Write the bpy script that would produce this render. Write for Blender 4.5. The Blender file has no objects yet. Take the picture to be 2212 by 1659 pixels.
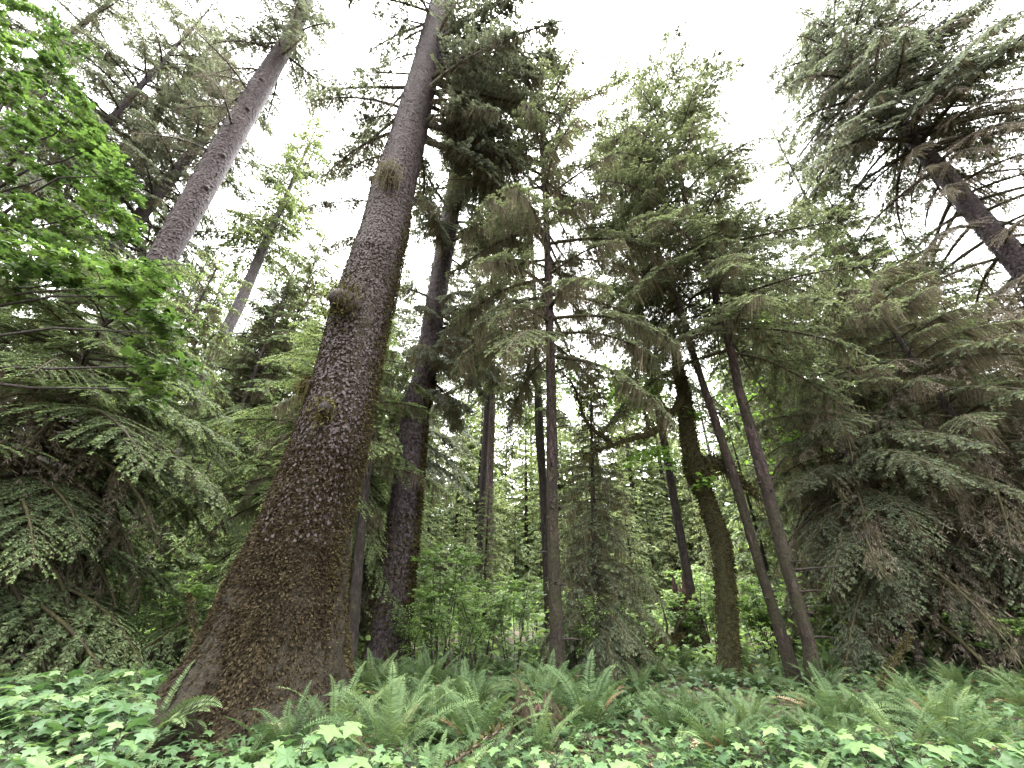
import bpy, math, random
import numpy as np
from mathutils import Matrix, Vector

# ------------------------------------------------------------------ camera, sky, light, exposure
scene = bpy.context.scene
COL = scene.collection
EYE = np.array([0.0, 0.0, 1.9])
FOC, PITCH, ROLL = 850.0, math.radians(28.0), math.radians(0.85)   # focal length in units of a 2212 wide frame
_fw = np.array([0, math.cos(PITCH), math.sin(PITCH)])
_up = np.array([0, -math.sin(PITCH), math.cos(PITCH)])
_rt = np.array([1.0, 0, 0])
RT = _rt * math.cos(ROLL) + _up * math.sin(ROLL)
UP = _up * math.cos(ROLL) - _rt * math.sin(ROLL)
cam_d = bpy.data.cameras.new("camera"); cam = bpy.data.objects.new("camera", cam_d); COL.objects.link(cam)
cam_d.sensor_width = 36.0; cam_d.lens = 36.0 * FOC / 2212.0
cam_d.clip_start = 0.05; cam_d.clip_end = 2000
_m = Matrix.Identity(4)
for i in range(3):
    _m[i][0] = RT[i]; _m[i][1] = UP[i]; _m[i][2] = -_fw[i]; _m[i][3] = EYE[i]
cam.matrix_world = _m
scene.camera = cam

SUN_EL, SUN_ROT = 80.0, 350.0
world = bpy.data.worlds.new("World"); scene.world = world; world.use_nodes = True
wn, wl = world.node_tree.nodes, world.node_tree.links
sky = wn.new("ShaderNodeTexSky"); sky.sky_type = 'NISHITA'; sky.sun_disc = False
sky.sun_elevation = math.radians(SUN_EL); sky.sun_rotation = math.radians(SUN_ROT)
sky.air_density = 1.0; sky.dust_density = 4.0; sky.ozone_density = 1.0
hs = wn.new("ShaderNodeHueSaturation"); hs.inputs['Saturation'].default_value = 0.02
wl.new(sky.outputs[0], hs.inputs['Color'])
wl.new(hs.outputs[0], wn['Background'].inputs['Color'])
wn['Background'].inputs['Strength'].default_value = 0.15
sun_d = bpy.data.lights.new("sun", 'SUN'); sun = bpy.data.objects.new("sun", sun_d); COL.objects.link(sun)
sun_d.energy = 1.5; sun_d.angle = math.radians(85); sun_d.color = (1.0, 0.98, 0.94)
_az = math.radians(SUN_ROT)
_sd = Vector((math.sin(_az) * math.cos(math.radians(SUN_EL)), math.cos(_az) * math.cos(math.radians(SUN_EL)), math.sin(math.radians(SUN_EL))))
sun.rotation_euler = _sd.to_track_quat('Z', 'Y').to_euler()
vs = scene.view_settings
vs.view_transform = 'Standard'; vs.look = 'None'; vs.exposure = 3.85; vs.gamma = 1.0
scene.cycles.max_bounces = 8; scene.cycles.diffuse_bounces = 6; scene.cycles.transmission_bounces = 6
scene.cycles.glossy_bounces = 2; scene.cycles.transparent_max_bounces = 4
scene.cycles.caustics_reflective = False; scene.cycles.caustics_refractive = False

# ------------------------------------------------------------------ helpers
def ray(px, py):
    return _fw + RT * ((px - 1106.0) / FOC) + UP * ((829.5 - py) / FOC)
def P(px, py, Y):
    d = ray(px, py); return EYE + d * ((Y - EYE[1]) / d[1])
def to_px(p):
    q = np.asarray(p, float) - EYE; dz = q @ _fw
    return 1106 + FOC * (q @ RT) / dz, 829.5 - FOC * (q @ UP) / dz
def ground_z(x, y):
    return 0.10 * np.sin(x * 0.35 + 1.0) * np.cos(y * 0.3) + 0.05 * np.sin(x * 1.1) * np.sin(y * 0.9 + .5)
def nrm(a):
    a = np.asarray(a, float); return a / np.maximum(np.linalg.norm(a, axis=-1, keepdims=True), 1e-9)

class Geo:
    """collects faces and links them as one mesh object"""
    def __init__(s): s.v = []; s.f = []; s.n = 0
    def add(s, v, f, mat=0, tone=0.5, smooth=False):
        v = np.asarray(v, np.float32).reshape(-1, 3); f = np.asarray(f, np.int64)
        if len(v) == 0 or len(f) == 0: return
        t = np.broadcast_to(np.asarray(tone, np.float32), (len(v),))
        s.v.append((v, t)); s.f.append((f + s.n, mat, smooth)); s.n += len(v)
    def inst(s, g, R, t, scale=1.0, dtone=0.0):
        R = np.asarray(R, np.float32)
        for (v, tn) in g.v: s.v.append((v @ R.T * scale + np.asarray(t, np.float32), tn + np.float32(dtone)))
        for (f, m, sm) in g.f: s.f.append((f + s.n, m, sm))
        s.n += g.n
    def count(s): return sum(len(f) for f, _, _ in s.f)
    def mesh(s, name, mats):
        me = bpy.data.meshes.new(name)
        v = np.concatenate([a for a, _ in s.v]); tn = np.concatenate([b for _, b in s.v])
        me.vertices.add(len(v)); me.vertices.foreach_set("co", v.ravel())
        lv = np.concatenate([f.ravel() for f, _, _ in s.f]).astype(np.int32)
        tot = np.concatenate([np.full(len(f), f.shape[1], np.int32) for f, _, _ in s.f])
        mi = np.concatenate([np.full(len(f), m, np.int32) for f, m, _ in s.f])
        sm = np.concatenate([np.full(len(f), q, bool) for f, _, q in s.f])
        me.loops.add(len(lv)); me.loops.foreach_set("vertex_index", lv)
        me.polygons.add(len(tot))
        st = np.zeros(len(tot), np.int32); st[1:] = np.cumsum(tot)[:-1]
        me.polygons.foreach_set("loop_start", st)
        me.polygons.foreach_set("material_index", mi); me.polygons.foreach_set("use_smooth", sm)
        for m in mats: me.materials.append(m)
        at = me.attributes.new("tone", 'FLOAT', 'POINT'); at.data.foreach_set("value", np.clip(tn, 0, 1).astype(np.float32))
        me.update(calc_edges=True)
        return me
    def build(s, name, mats, parent=None):
        o = bpy.data.objects.new(name, s.mesh(name, mats)); COL.objects.link(o)
        if parent is not None: o.parent = parent
        return o

def tag(o, label=None, cat=None, group=None, kind=None):
    if label: o["label"] = label
    if cat: o["category"] = cat
    if group: o["group"] = group
    if kind: o["kind"] = kind
    return o
def empty(name, loc, label, cat, group=None, rz=0.0):
    o = bpy.data.objects.new(name, None); COL.objects.link(o); o.location = [float(c) for c in loc]
    o.rotation_euler = (0, 0, rz); o.empty_display_size = .2
    return tag(o, label, cat, group)
def copy_tree(o, parent=None):
    c = o.copy(); COL.objects.link(c)
    if parent is not None: c.parent = parent
    for ch in list(o.children): copy_tree(ch, c)
    return c

def tube(g, pts, rad, n=6, mat=0, tone=0.5, smooth=True, cap=True):
    pts = np.asarray(pts, float); rad = np.broadcast_to(np.asarray(rad, float), (len(pts),))
    T = nrm(np.gradient(pts, axis=0))
    ref = np.array([0, 0, 1.0]) if abs(T[:, 2]).mean() < .8 else np.array([1.0, 0, 0])
    A = nrm(np.cross(T, ref)); B = np.cross(T, A)
    a = np.arange(n) / n * 2 * np.pi
    v = pts[:, None] + rad[:, None, None] * (np.cos(a)[None, :, None] * A[:, None] + np.sin(a)[None, :, None] * B[:, None])
    m = len(pts); i = np.arange(m - 1)[:, None] * n; j = np.arange(n)[None]; k = (j + 1) % n
    f = np.stack([i + j, i + k, i + n + k, i + n + j], -1).reshape(-1, 4)
    g.add(v.reshape(-1, 3), f, mat, tone if np.ndim(tone) == 0 else np.repeat(tone, n), smooth)
    if cap: g.add(np.concatenate([v[-1], pts[-1:] + T[-1:] * rad[-1] * .3]), [[q, (q + 1) % n, n] for q in range(n)], mat, 0.5, smooth)

def cards(g, p, d, n, l, w, mat=0, tone=0.5, mid=0.5):
    """rhombic leaf faces: base p, direction d, normal n, length l, width w"""
    p = np.asarray(p, float); d = nrm(d); s = nrm(np.cross(d, n)); l = np.asarray(l)[:, None]; w = np.asarray(w)[:, None]
    N = len(p)
    v = np.stack([p, p + d * l * mid + s * w / 2, p + d * l, p + d * l * mid - s * w / 2], 1)
    g.add(v.reshape(-1, 3), np.arange(N * 4).reshape(N, 4), mat, np.repeat(np.broadcast_to(tone, (N,)), 4))

def strands(g, rng, p, length, w, mat, tone):
    """hanging ribbons of moss"""
    N = len(p)
    if N == 0: return
    a = rng.uniform(0, 2 * np.pi, N); s = np.stack([np.cos(a), np.sin(a), np.zeros(N)], 1)
    L = np.asarray(length)[:, None]; W = np.asarray(w)[:, None]
    j = rng.normal(0, .06, (N, 3)) * L; j[:, 2] = 0
    dn = np.array([0, 0, -1.0])
    v = np.stack([p - s * W * .4, p + s * W * .4, p + dn * L * .5 + j * .6 + s * W * .5, p + dn * L * .5 + j * .6 - s * W * .5, p + dn * L + j], 1)
    b = np.arange(N)[:, None] * 5
    t = np.repeat(np.broadcast_to(tone, (N,)), 5)
    k = g.n
    g.add(v.reshape(-1, 3), b + np.array([[0, 1, 2, 3]]), mat, t)
    g.f.append((b + np.array([[3, 2, 4]]) + k, mat, False))

def rotz(a):
    c, s = math.cos(a), math.sin(a); return np.array([[c, -s, 0], [s, c, 0], [0, 0, 1.0]])
def roty(a):
    c, s = math.cos(a), math.sin(a); return np.array([[c, 0, s], [0, 1, 0], [-s, 0, c]])
def rotx(a):
    c, s = math.cos(a), math.sin(a); return np.array([[1, 0, 0], [0, c, -s], [0, s, c]])

# ------------------------------------------------------------------ materials
def new_mat(name):
    m = bpy.data.materials.new(name); m.use_nodes = True; nt = m.node_tree; nt.nodes.clear()
    return m, nt.nodes, nt.links
def ramp(nd, cols):
    r = nd.new("ShaderNodeValToRGB"); e = r.color_ramp.elements
    while len(e) < len(cols): e.new(0.5)
    for k, (pos, c) in enumerate(cols): e[k].position = pos; e[k].color = (*c, 1)
    return r
def leaf_mat(name, dark, mid, light, trans=0.35, rough=0.55, spec=0.3, clump=0.6, warm=1.15):
    m, nd, lk = new_mat(name)
    at = nd.new("ShaderNodeAttribute"); at.attribute_name = "tone"
    tc = nd.new("ShaderNodeTexCoord"); nz = nd.new("ShaderNodeTexNoise"); nz.inputs['Scale'].default_value = clump; nz.inputs['Detail'].default_value = 3
    lk.new(tc.outputs['Object'], nz.inputs['Vector'])
    mul = nd.new("ShaderNodeMath"); mul.operation = 'MULTIPLY_ADD'; mul.inputs[1].default_value = 0.9; mul.inputs[2].default_value = -0.45
    lk.new(nz.outputs['Fac'], mul.inputs[0])
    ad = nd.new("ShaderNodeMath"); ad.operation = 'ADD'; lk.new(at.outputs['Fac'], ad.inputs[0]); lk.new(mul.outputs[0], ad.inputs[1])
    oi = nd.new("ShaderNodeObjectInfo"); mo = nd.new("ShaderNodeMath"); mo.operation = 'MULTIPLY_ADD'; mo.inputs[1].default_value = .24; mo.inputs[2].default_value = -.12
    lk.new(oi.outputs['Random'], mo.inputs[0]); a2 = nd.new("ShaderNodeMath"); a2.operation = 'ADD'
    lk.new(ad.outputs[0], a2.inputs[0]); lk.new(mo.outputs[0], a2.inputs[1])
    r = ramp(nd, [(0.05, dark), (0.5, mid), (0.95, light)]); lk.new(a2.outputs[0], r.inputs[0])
    pb = nd.new("ShaderNodeBsdfPrincipled"); lk.new(r.outputs[0], pb.inputs['Base Color'])
    pb.inputs['Roughness'].default_value = rough; pb.inputs['Specular IOR Level'].default_value = spec
    tl = nd.new("ShaderNodeBsdfTranslucent")
    mx = nd.new("ShaderNodeMix"); mx.data_type = 'RGBA'; mx.blend_type = 'MULTIPLY'; mx.inputs['Factor'].default_value = 1
    lk.new(r.outputs[0], mx.inputs[6]); mx.inputs[7].default_value = (1.08 * warm, 1.25, .85, 1)
    lk.new(mx.outputs[2], tl.inputs['Color'])
    ms = nd.new("ShaderNodeMixShader"); ms.inputs[0].default_value = trans
    lk.new(pb.outputs[0], ms.inputs[1]); lk.new(tl.outputs[0], ms.inputs[2])
    o = nd.new("ShaderNodeOutputMaterial"); lk.new(ms.outputs[0], o.inputs[0])
    return m
def bark_mat(name, dark, mid, light, moss, scale=14.0, stretch=(1, 1, .7), moss_amt=0.5, moss_top=3.0, bump=0.6, lichen=None):
    """scaly bark with a moss coat that thins with height over moss_top metres"""
    m, nd, lk = new_mat(name)
    tc = nd.new("ShaderNodeTexCoord"); mp = nd.new("ShaderNodeMapping"); mp.inputs['Scale'].default_value = stretch
    wz = nd.new("ShaderNodeTexNoise"); wz.inputs['Scale'].default_value = scale * .45; wz.inputs['Detail'].default_value = 3; lk.new(tc.outputs['Object'], wz.inputs['Vector'])
    wv = nd.new("ShaderNodeVectorMath"); wv.operation = 'MULTIPLY_ADD'; wv.inputs[1].default_value = (1.6 / scale,) * 3; lk.new(wz.outputs['Color'], wv.inputs[0]); lk.new(tc.outputs['Object'], wv.inputs[2])
    lk.new(wv.outputs[0], mp.inputs[0])
    vo = nd.new("ShaderNodeTexVoronoi"); vo.inputs['Scale'].default_value = scale; vo.inputs['Randomness'].default_value = 1
    lk.new(mp.outputs[0], vo.inputs['Vector'])
    ve = nd.new("ShaderNodeTexVoronoi"); ve.feature = 'DISTANCE_TO_EDGE'; ve.inputs['Scale'].default_value = scale
    lk.new(mp.outputs[0], ve.inputs['Vector'])
    nz = nd.new("ShaderNodeTexNoise"); nz.inputs['Scale'].default_value = scale * 3; nz.inputs['Detail'].default_value = 4
    lk.new(mp.outputs[0], nz.inputs['Vector'])
    big = nd.new("ShaderNodeTexNoise"); big.inputs['Scale'].default_value = 1.3; big.inputs['Detail'].default_value = 5; big.inputs['Roughness'].default_value = .65
    lk.new(tc.outputs['Object'], big.inputs['Vector'])
    sep = nd.new("ShaderNodeSeparateColor"); lk.new(vo.outputs['Color'], sep.inputs[0])
    av = nd.new("ShaderNodeMath"); av.operation = 'MULTIPLY_ADD'; av.inputs[1].default_value = .55
    lk.new(sep.outputs[0], av.inputs[0])
    h2 = nd.new("ShaderNodeMath"); h2.operation = 'MULTIPLY'; h2.inputs[1].default_value = .45; lk.new(nz.outputs['Fac'], h2.inputs[0]); lk.new(h2.outputs[0], av.inputs[2])
    r = ramp(nd, [(0.15, dark), (0.5, mid), (0.85, light)]); lk.new(av.outputs[0], r.inputs[0])
    ed = nd.new("ShaderNodeMapRange"); ed.inputs['From Min'].default_value = 0.0; ed.inputs['From Max'].default_value = .07; lk.new(ve.outputs['Distance'], ed.inputs['Value'])
    cr = nd.new("ShaderNodeMix"); cr.data_type = 'RGBA'; cr.inputs[6].default_value = (dark[0] * .7, dark[1] * .7, dark[2] * .7, 1)
    lk.new(ed.outputs[0], cr.inputs['Factor']); lk.new(r.outputs[0], cr.inputs[7])
    # moss mask: object z and broken noise
    sx = nd.new("ShaderNodeSeparateXYZ"); lk.new(tc.outputs['Object'], sx.inputs[0])
    mz = nd.new("ShaderNodeMapRange"); mz.inputs['From Min'].default_value = 0; mz.inputs['From Max'].default_value = moss_top
    mz.inputs['To Min'].default_value = moss_amt; mz.inputs['To Max'].default_value = moss_amt - .45; lk.new(sx.outputs[2], mz.inputs['Value'])
    n3 = nd.new("ShaderNodeMath"); n3.operation = 'MULTIPLY_ADD'; n3.inputs[1].default_value = 1.3; lk.new(big.outputs['Fac'], n3.inputs[0])
    n4 = nd.new("ShaderNodeMath"); n4.operation = 'ADD'; n4.inputs[1].default_value = -.95; lk.new(mz.outputs[0], n4.inputs[0]); lk.new(n4.outputs[0], n3.inputs[2])
    n5 = nd.new("ShaderNodeMath"); n5.operation = 'MULTIPLY_ADD'; n5.inputs[1].default_value = .7; n5.inputs[2].default_value = -.35; lk.new(nz.outputs['Fac'], n5.inputs[0])
    n6 = nd.new("ShaderNodeMath"); n6.operation = 'ADD'; lk.new(n3.outputs[0], n6.inputs[0]); lk.new(n5.outputs[0], n6.inputs[1])
    sm = nd.new("ShaderNodeMapRange"); sm.inputs['From Min'].default_value = 0; sm.inputs['From Max'].default_value = .22; lk.new(n6.outputs[0], sm.inputs['Value'])
    mh0 = nd.new("ShaderNodeTexNoise"); mh0.inputs['Scale'].default_value = 17; mh0.inputs['Detail'].default_value = 6; mh0.inputs['Roughness'].default_value = .7; lk.new(tc.outputs['Object'], mh0.inputs['Vector'])
    mr = ramp(nd, [(0.34, tuple(c * .35 for c in moss)), (0.55, moss), (.72, tuple(c * 1.8 for c in moss))]); lk.new(mh0.outputs['Fac'], mr.inputs[0])
    mm = nd.new("ShaderNodeMix"); mm.data_type = 'RGBA'; lk.new(sm.outputs[0], mm.inputs['Factor']); lk.new(cr.outputs[2], mm.inputs[6]); lk.new(mr.outputs[0], mm.inputs[7])
    # height
    hh = nd.new("ShaderNodeMath"); hh.operation = 'MULTIPLY_ADD'; hh.inputs[1].default_value = .6; lk.new(ed.outputs[0], hh.inputs[0]); lk.new(av.outputs[0], hh.inputs[2])
    mh = nd.new("ShaderNodeTexNoise"); mh.inputs['Scale'].default_value = 26; mh.inputs['Detail'].default_value = 6; mh.inputs['Roughness'].default_value = .7; lk.new(tc.outputs['Object'], mh.inputs['Vector'])
    m2 = nd.new("ShaderNodeMath"); m2.operation = 'MULTIPLY'; m2.inputs[1].default_value = 2.6; lk.new(mh.outputs['Fac'], m2.inputs[0])
    hm = nd.new("ShaderNodeMix"); lk.new(sm.outputs[0], hm.inputs[0]); lk.new(hh.outputs[0], hm.inputs[2]); lk.new(m2.outputs[0], hm.inputs[3])
    bp = nd.new("ShaderNodeBump"); bp.inputs['Strength'].default_value = bump; bp.inputs['Distance'].default_value = .06; lk.new(hm.outputs[0], bp.inputs['Height'])
    pb = nd.new("ShaderNodeBsdfPrincipled"); lk.new(mm.outputs[2], pb.inputs['Base Color']); pb.inputs['Roughness'].default_value = .8
    pb.inputs['Specular IOR Level'].default_value = .25
    lk.new(bp.outputs[0], pb.inputs['Normal'])
    o = nd.new("ShaderNodeOutputMaterial"); lk.new(pb.outputs[0], o.inputs[0])
    return m

M = {}
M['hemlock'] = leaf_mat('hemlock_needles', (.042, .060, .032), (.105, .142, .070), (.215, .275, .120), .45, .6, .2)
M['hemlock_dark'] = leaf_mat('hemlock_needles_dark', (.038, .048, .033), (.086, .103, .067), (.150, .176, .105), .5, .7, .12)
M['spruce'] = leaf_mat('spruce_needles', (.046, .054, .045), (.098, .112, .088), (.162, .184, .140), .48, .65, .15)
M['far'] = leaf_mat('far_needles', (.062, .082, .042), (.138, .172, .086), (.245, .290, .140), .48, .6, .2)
M['dead'] = leaf_mat('dead_twigs', (.050, .040, .031), (.112, .090, .070), (.185, .155, .122), .2)
M['moss'] = leaf_mat('hanging_moss', (.044, .039, .025), (.096, .083, .055), (.165, .146, .098), .35, .8, .1)
M['moss_green'] = leaf_mat('green_moss', (.014, .010, .007), (.034, .026, .015), (.056, .045, .026), .10, .95, .05, 3.0)
M['moss_lit'] = leaf_mat('lit_olive_moss', (.016, .014, .006), (.045, .039, .016), (.092, .082, .034), .15, .95, .05, 3.0)  # olive moss with the look of lit moss put into its colour
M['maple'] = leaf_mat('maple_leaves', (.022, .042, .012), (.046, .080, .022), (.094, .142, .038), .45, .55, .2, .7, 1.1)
M['maple_light'] = leaf_mat('pale_maple_leaves', (.050, .105, .018), (.110, .200, .038), (.200, .320, .070), .5, .5, .2, .9, 1.1)  # paler leaf colours for the crooked maple's crown
M['vine'] = leaf_mat('vine_maple_leaves', (.070, .120, .038), (.135, .215, .068), (.240, .340, .110), .48, .5, .25, 1.2)
M['broad'] = leaf_mat('broad_leaves', (.022, .052, .019), (.060, .113, .043), (.128, .198, .072), .35, .5, .3, 1.5)
M['fern'] = leaf_mat('fern_fronds', (.028, .052, .021), (.066, .104, .043), (.140, .185, .078), .34, .65, .15, 1.5)
M['fern_dead'] = leaf_mat('withered_fronds', (.10, .065, .035), (.20, .14, .08), (.32, .25, .16), .2, .7, .1)
M['wood'] = bark_mat('limb_wood', (.010, .008, .006), (.026, .021, .016), (.048, .040, .030), (.042, .038, .014), 25, (1, 1, 1), .55, 40, .3)
M['spruce_bark'] = bark_mat('spruce_bark', (.016, .012, .012), (.042, .032, .031), (.078, .063, .062), (.034, .026, .014), 15, (1, 1, .8), .88, 14, 1.0)
M['spruce_bark_tall'] = bark_mat('spruce_bark_tall', (.016, .011, .012), (.037, .027, .030), (.068, .053, .060), (.042, .034, .017), 12, (1, 1, .75), .34, 14, .9)
M['brown_bark'] = bark_mat('hemlock_bark', (.010, .006, .005), (.027, .016, .0145), (.060, .040, .036), (.034, .031, .014), 18, (1, 1, .22), .50, 14, .9)
M['dark_bark'] = bark_mat('dark_bark', (.012, .009, .008), (.028, .021, .019), (.058, .045, .040), (.040, .036, .015), 22, (1, 1, .4), .42, 6, .5)
M['grey_bark'] = bark_mat('grey_bark', (.05, .043, .046), (.105, .092, .097), (.16, .145, .15), (.06, .05, .03), 16, (1, 1, .4), .3, 12, .5)
M['pink_bark'] = bark_mat('pinkish_bark', (.045, .031, .028), (.090, .063, .056), (.150, .112, .100), (.07, .06, .03), 14, (1, 1, .4), .3, 12, .6)
M['mossy_bark'] = bark_mat('mossy_bark', (.008, .007, .005), (.020, .017, .011), (.042, .035, .023), (.040, .037, .012), 18, (1, 1, .35), .78, 16, 1.0)
M['rot'] = bark_mat('rotten_wood', (.016, .009, .006), (.045, .024, .016), (.085, .050, .034), (.045, .042, .016), 20, (1, 1, .25), .55, 2, .8)
M['flake'] = leaf_mat('bark_flakes', (.030, .022, .022), (.050, .039, .039), (.070, .057, .059), .0, .75, .15, .8)
def soil_mat():
    m, nd, lk = new_mat('forest_soil')
    tc = nd.new("ShaderNodeTexCoord"); a = nd.new("ShaderNodeTexNoise"); a.inputs['Scale'].default_value = 9; a.inputs['Detail'].default_value = 6
    lk.new(tc.outputs['Object'], a.inputs['Vector'])
    r = ramp(nd, [(.3, (.018, .012, .008)), (.5, (.045, .030, .018)), (.62, (.05, .052, .018)), (.8, (.10, .07, .04))]); lk.new(a.outputs['Fac'], r.inputs[0])
    bp = nd.new("ShaderNodeBump"); bp.inputs['Strength'].default_value = .8; bp.inputs['Distance'].default_value = .05; lk.new(a.outputs['Fac'], bp.inputs['Height'])
    pb = nd.new("ShaderNodeBsdfPrincipled"); pb.inputs['Roughness'].default_value = .95; lk.new(r.outputs[0], pb.inputs['Base Color']); lk.new(bp.outputs[0], pb.inputs['Normal'])
    o = nd.new("ShaderNodeOutputMaterial"); lk.new(pb.outputs[0], o.inputs[0]); return m
M['soil'] = soil_mat()

# ------------------------------------------------------------------ ground
def build_ground():
    g = Geo()
    e = np.concatenate([-np.geomspace(600, 41, 12), np.linspace(-40, 40, 161), np.geomspace(41, 600, 12)])
    X, Y = np.meshgrid(e, e + 12); Z = ground_z(X, Y) * np.clip(1.5 - np.hypot(X, Y) / 60, 0, 1)
    n = len(e); i, j = np.meshgrid(np.arange(n - 1), np.arange(n - 1)); a = (j * n + i).ravel()
    g.add(np.stack([X, Y, Z], -1).reshape(-1, 3), np.stack([a, a + 1, a + n + 1, a + n], 1), 0, .5, True)
    tag(g.build('ground', [M['soil']]), 'dark forest floor under the ferns and leafy plants', 'ground', kind='structure')
build_ground()

# ------------------------------------------------------------------ limbs (templates for crowns): slots 0 needles, 1 wood, 2 moss
def limb(seed, L, card=.12, cw=.035, gap=.06, rise=.10, droop=.35, spread=.40, hang=.12, moss=0, moss_len=.4, moss_w=.016, step=.11, side_wood=True, bare=.12, roll=.5, twig_hang=.15, wood=1.0):
    rng = np.random.default_rng(seed); g = Geo()
    ph = rng.uniform(0, 6.28, 3)
    def A(t): return np.stack([L * t * (1 - .08 * t), L * .05 * np.sin(3 * t + ph[0]) * t, L * (rise * t - droop * t ** 2.2)], -1)
    tt = np.linspace(0, 1, 9)
    tube(g, A(tt), L * .011 * wood * (1 - .85 * tt) + .004, 5, 1, .5)
    nb = int(L / step)
    t = np.sort(rng.uniform(bare, .99, nb)); sg = np.where(np.arange(nb) % 2 == 0, 1., -1.)
    sl = L * spread * (.18 + (1 - t) ** .8) * np.clip((t - bare * .6) / .2, .35, 1) * rng.uniform(.55, 1.15, nb)
    tan = nrm(A(np.clip(t + .02, 0, 1)) - A(np.clip(t - .02, 0, 1)))
    ang = np.radians(68 - 30 * t + rng.normal(0, 8, nb))
    S = np.tile([0., 1., 0.], (nb, 1)) * sg[:, None]
    d = nrm(np.cos(ang)[:, None] * tan + np.sin(ang)[:, None] * S + np.stack([0 * t, 0 * t, rng.normal(0, .10, nb)], 1))
    base = A(t)
    def B(idx, s):
        q = base[idx] + d[idx] * (s * sl[idx])[:, None]
        q[:, 2] -= sl[idx] * (hang * s ** 1.4 + .18 * s ** 2.2); return q
    if side_wood:
        for i in range(nb):
            if sl[i] > .25: tube(g, B(np.full(3, i), np.array([0, .5, .95])), np.array([.006, .004, .002]) * max(.6, L / 3), 3, 1, .4, False, False)
    m = np.maximum(2, (sl / gap).astype(int)); idx = np.repeat(np.arange(nb), m); K = len(idx)
    s = rng.uniform(.06, 1., K); p = B(idx, s); pn = B(idx, s + .03); dB = nrm(pn - p)
    perp = nrm(np.cross(np.tile([0, 0, 1.], (K, 1)), dB))
    for sd in (1, -1):
        a = np.radians(rng.normal(48, 14, K))
        dd = dB * np.cos(a)[:, None] + sd * perp * np.sin(a)[:, None]
        dd[:, 2] += rng.normal(-twig_hang, .16, K)
        nn = np.tile([0, 0, 1.], (K, 1)) + rng.normal(0, roll, (K, 3))
        l = card * rng.uniform(.6, 1.4, K) * (1.15 - .5 * s)
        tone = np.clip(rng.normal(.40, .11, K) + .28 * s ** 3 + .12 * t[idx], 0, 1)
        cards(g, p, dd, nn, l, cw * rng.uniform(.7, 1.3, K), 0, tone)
    if moss:
        k = int(moss * L); ii = rng.integers(0, nb, k); ss = rng.uniform(0, .8, k) ** 1.3
        q = B(ii, ss); on = rng.random(k) < .45; q[on] = A(rng.uniform(.05, .9, on.sum()))
        q = np.repeat(q, 4, 0) + rng.normal(0, .035, (k * 4, 3)); ml = np.repeat(moss_len * np.minimum(rng.gamma(2.2, .38, k), 1.7), 4) * rng.uniform(.3, 1, k * 4)
        strands(g, rng, q, ml, moss_w * rng.uniform(.5, 1.5, k * 4), 2, np.clip(np.repeat(rng.normal(.5, .13, k), 4) + rng.normal(0, .08, k * 4), 0, 1))
    return g

def crown(g, rng, centre, z0, z1, temps, length, n, pitch=(-8, 35), az=None, jitter=6, skip=0.0, rad=None):
    """sets limbs up a stem: centre(z) is the stem, length(u) the limb length at u in 0..1 up the crown"""
    k = 0
    for i in range(n):
        u = (i + rng.uniform(0, 1)) / n; z = z0 + (z1 - z0) * u
        a = az(rng, u) if az else i * 2.399 + rng.normal(0, .4)
        L = length(u) * rng.uniform(.7, 1.15)
        T = [(l, q) for l, q in temps]
        l, q = T[int(np.argmin([abs(l - L) for l, _ in T]))] if rng.random() < .8 else T[rng.integers(len(T))]
        if not .55 < L / l < 1.6: l, q = T[int(np.argmin([abs(math.log(l_ / L)) for l_, _ in T]))]
        tl = [q for ll, q in T if ll == l]; q = tl[rng.integers(len(tl))]
        pt = math.radians(pitch[0] + (pitch[1] - pitch[0]) * u + rng.normal(0, jitter))
        R = rotz(a) @ roty(-pt) @ rotx(rng.normal(0, .15))
        c = centre(z)
        off = rad(z) * .7 if rad else 0
        g.inst(q, R, np.array(c) + np.array([math.cos(a), math.sin(a), 0]) * off, L / l, rng.normal(0, .05))

def T_set(seed, Ls, **kw):
    return [(L, limb(seed + 7 * i + k, L, **kw)) for i, L in enumerate(Ls) for k in range(3)]

TEM = {}
TEM['hem_near'] = T_set(100, [1.2, 2.4, 4.0], card=.072, cw=.025, gap=.027, rise=.12, droop=.42, spread=.38, hang=.12, moss=9, moss_len=.22, moss_w=.010, step=.05)
TEM['hem_mid'] = T_set(200, [1.2, 2.4, 4.0], card=.11, cw=.038, gap=.042, rise=.08, droop=.38, spread=.38, hang=.16, moss=34, moss_len=.48, moss_w=.009, step=.066)
TEM['hem_sparse'] = T_set(250, [1.2, 2.4, 4.0], card=.12, cw=.040, gap=.05, rise=.06, droop=.40, spread=.36, hang=.20, moss=70, moss_len=.65, moss_w=.010, bare=.25, wood=1.5, step=.08)
TEM['spruce'] = T_set(300, [1.2, 2.6, 4.6], card=.13, cw=.046, gap=.042, rise=.05, droop=.32, spread=.34, hang=.40, moss=75, moss_len=.5, moss_w=.011, roll=.9, twig_hang=.35, bare=.15, wood=1.6, step=.07)
TEM['spruce_far'] = T_set(350, [1.6, 3.0, 5.0], card=.18, cw=.058, gap=.065, rise=.05, droop=.34, spread=.34, hang=.34, moss=18, moss_len=.6, moss_w=.018, roll=.9, twig_hang=.3, bare=.12, wood=1.6, step=.09)
TEM['dead'] = T_set(380, [1.6, 3.0, 5.0], card=.11, cw=.011, gap=.04, rise=.04, droop=.42, spread=.34, hang=.40, moss=16, moss_len=.35, moss_w=.014, roll=1.0, twig_hang=.4, bare=.1, wood=1.5, step=.10)
TEM['far'] = T_set(400, [1.4, 3.2], card=.24, cw=.085, gap=.10, rise=.05, droop=.38, spread=.42, hang=.18, moss=6, moss_len=.5, moss_w=.03, side_wood=False, step=.10)
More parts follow.
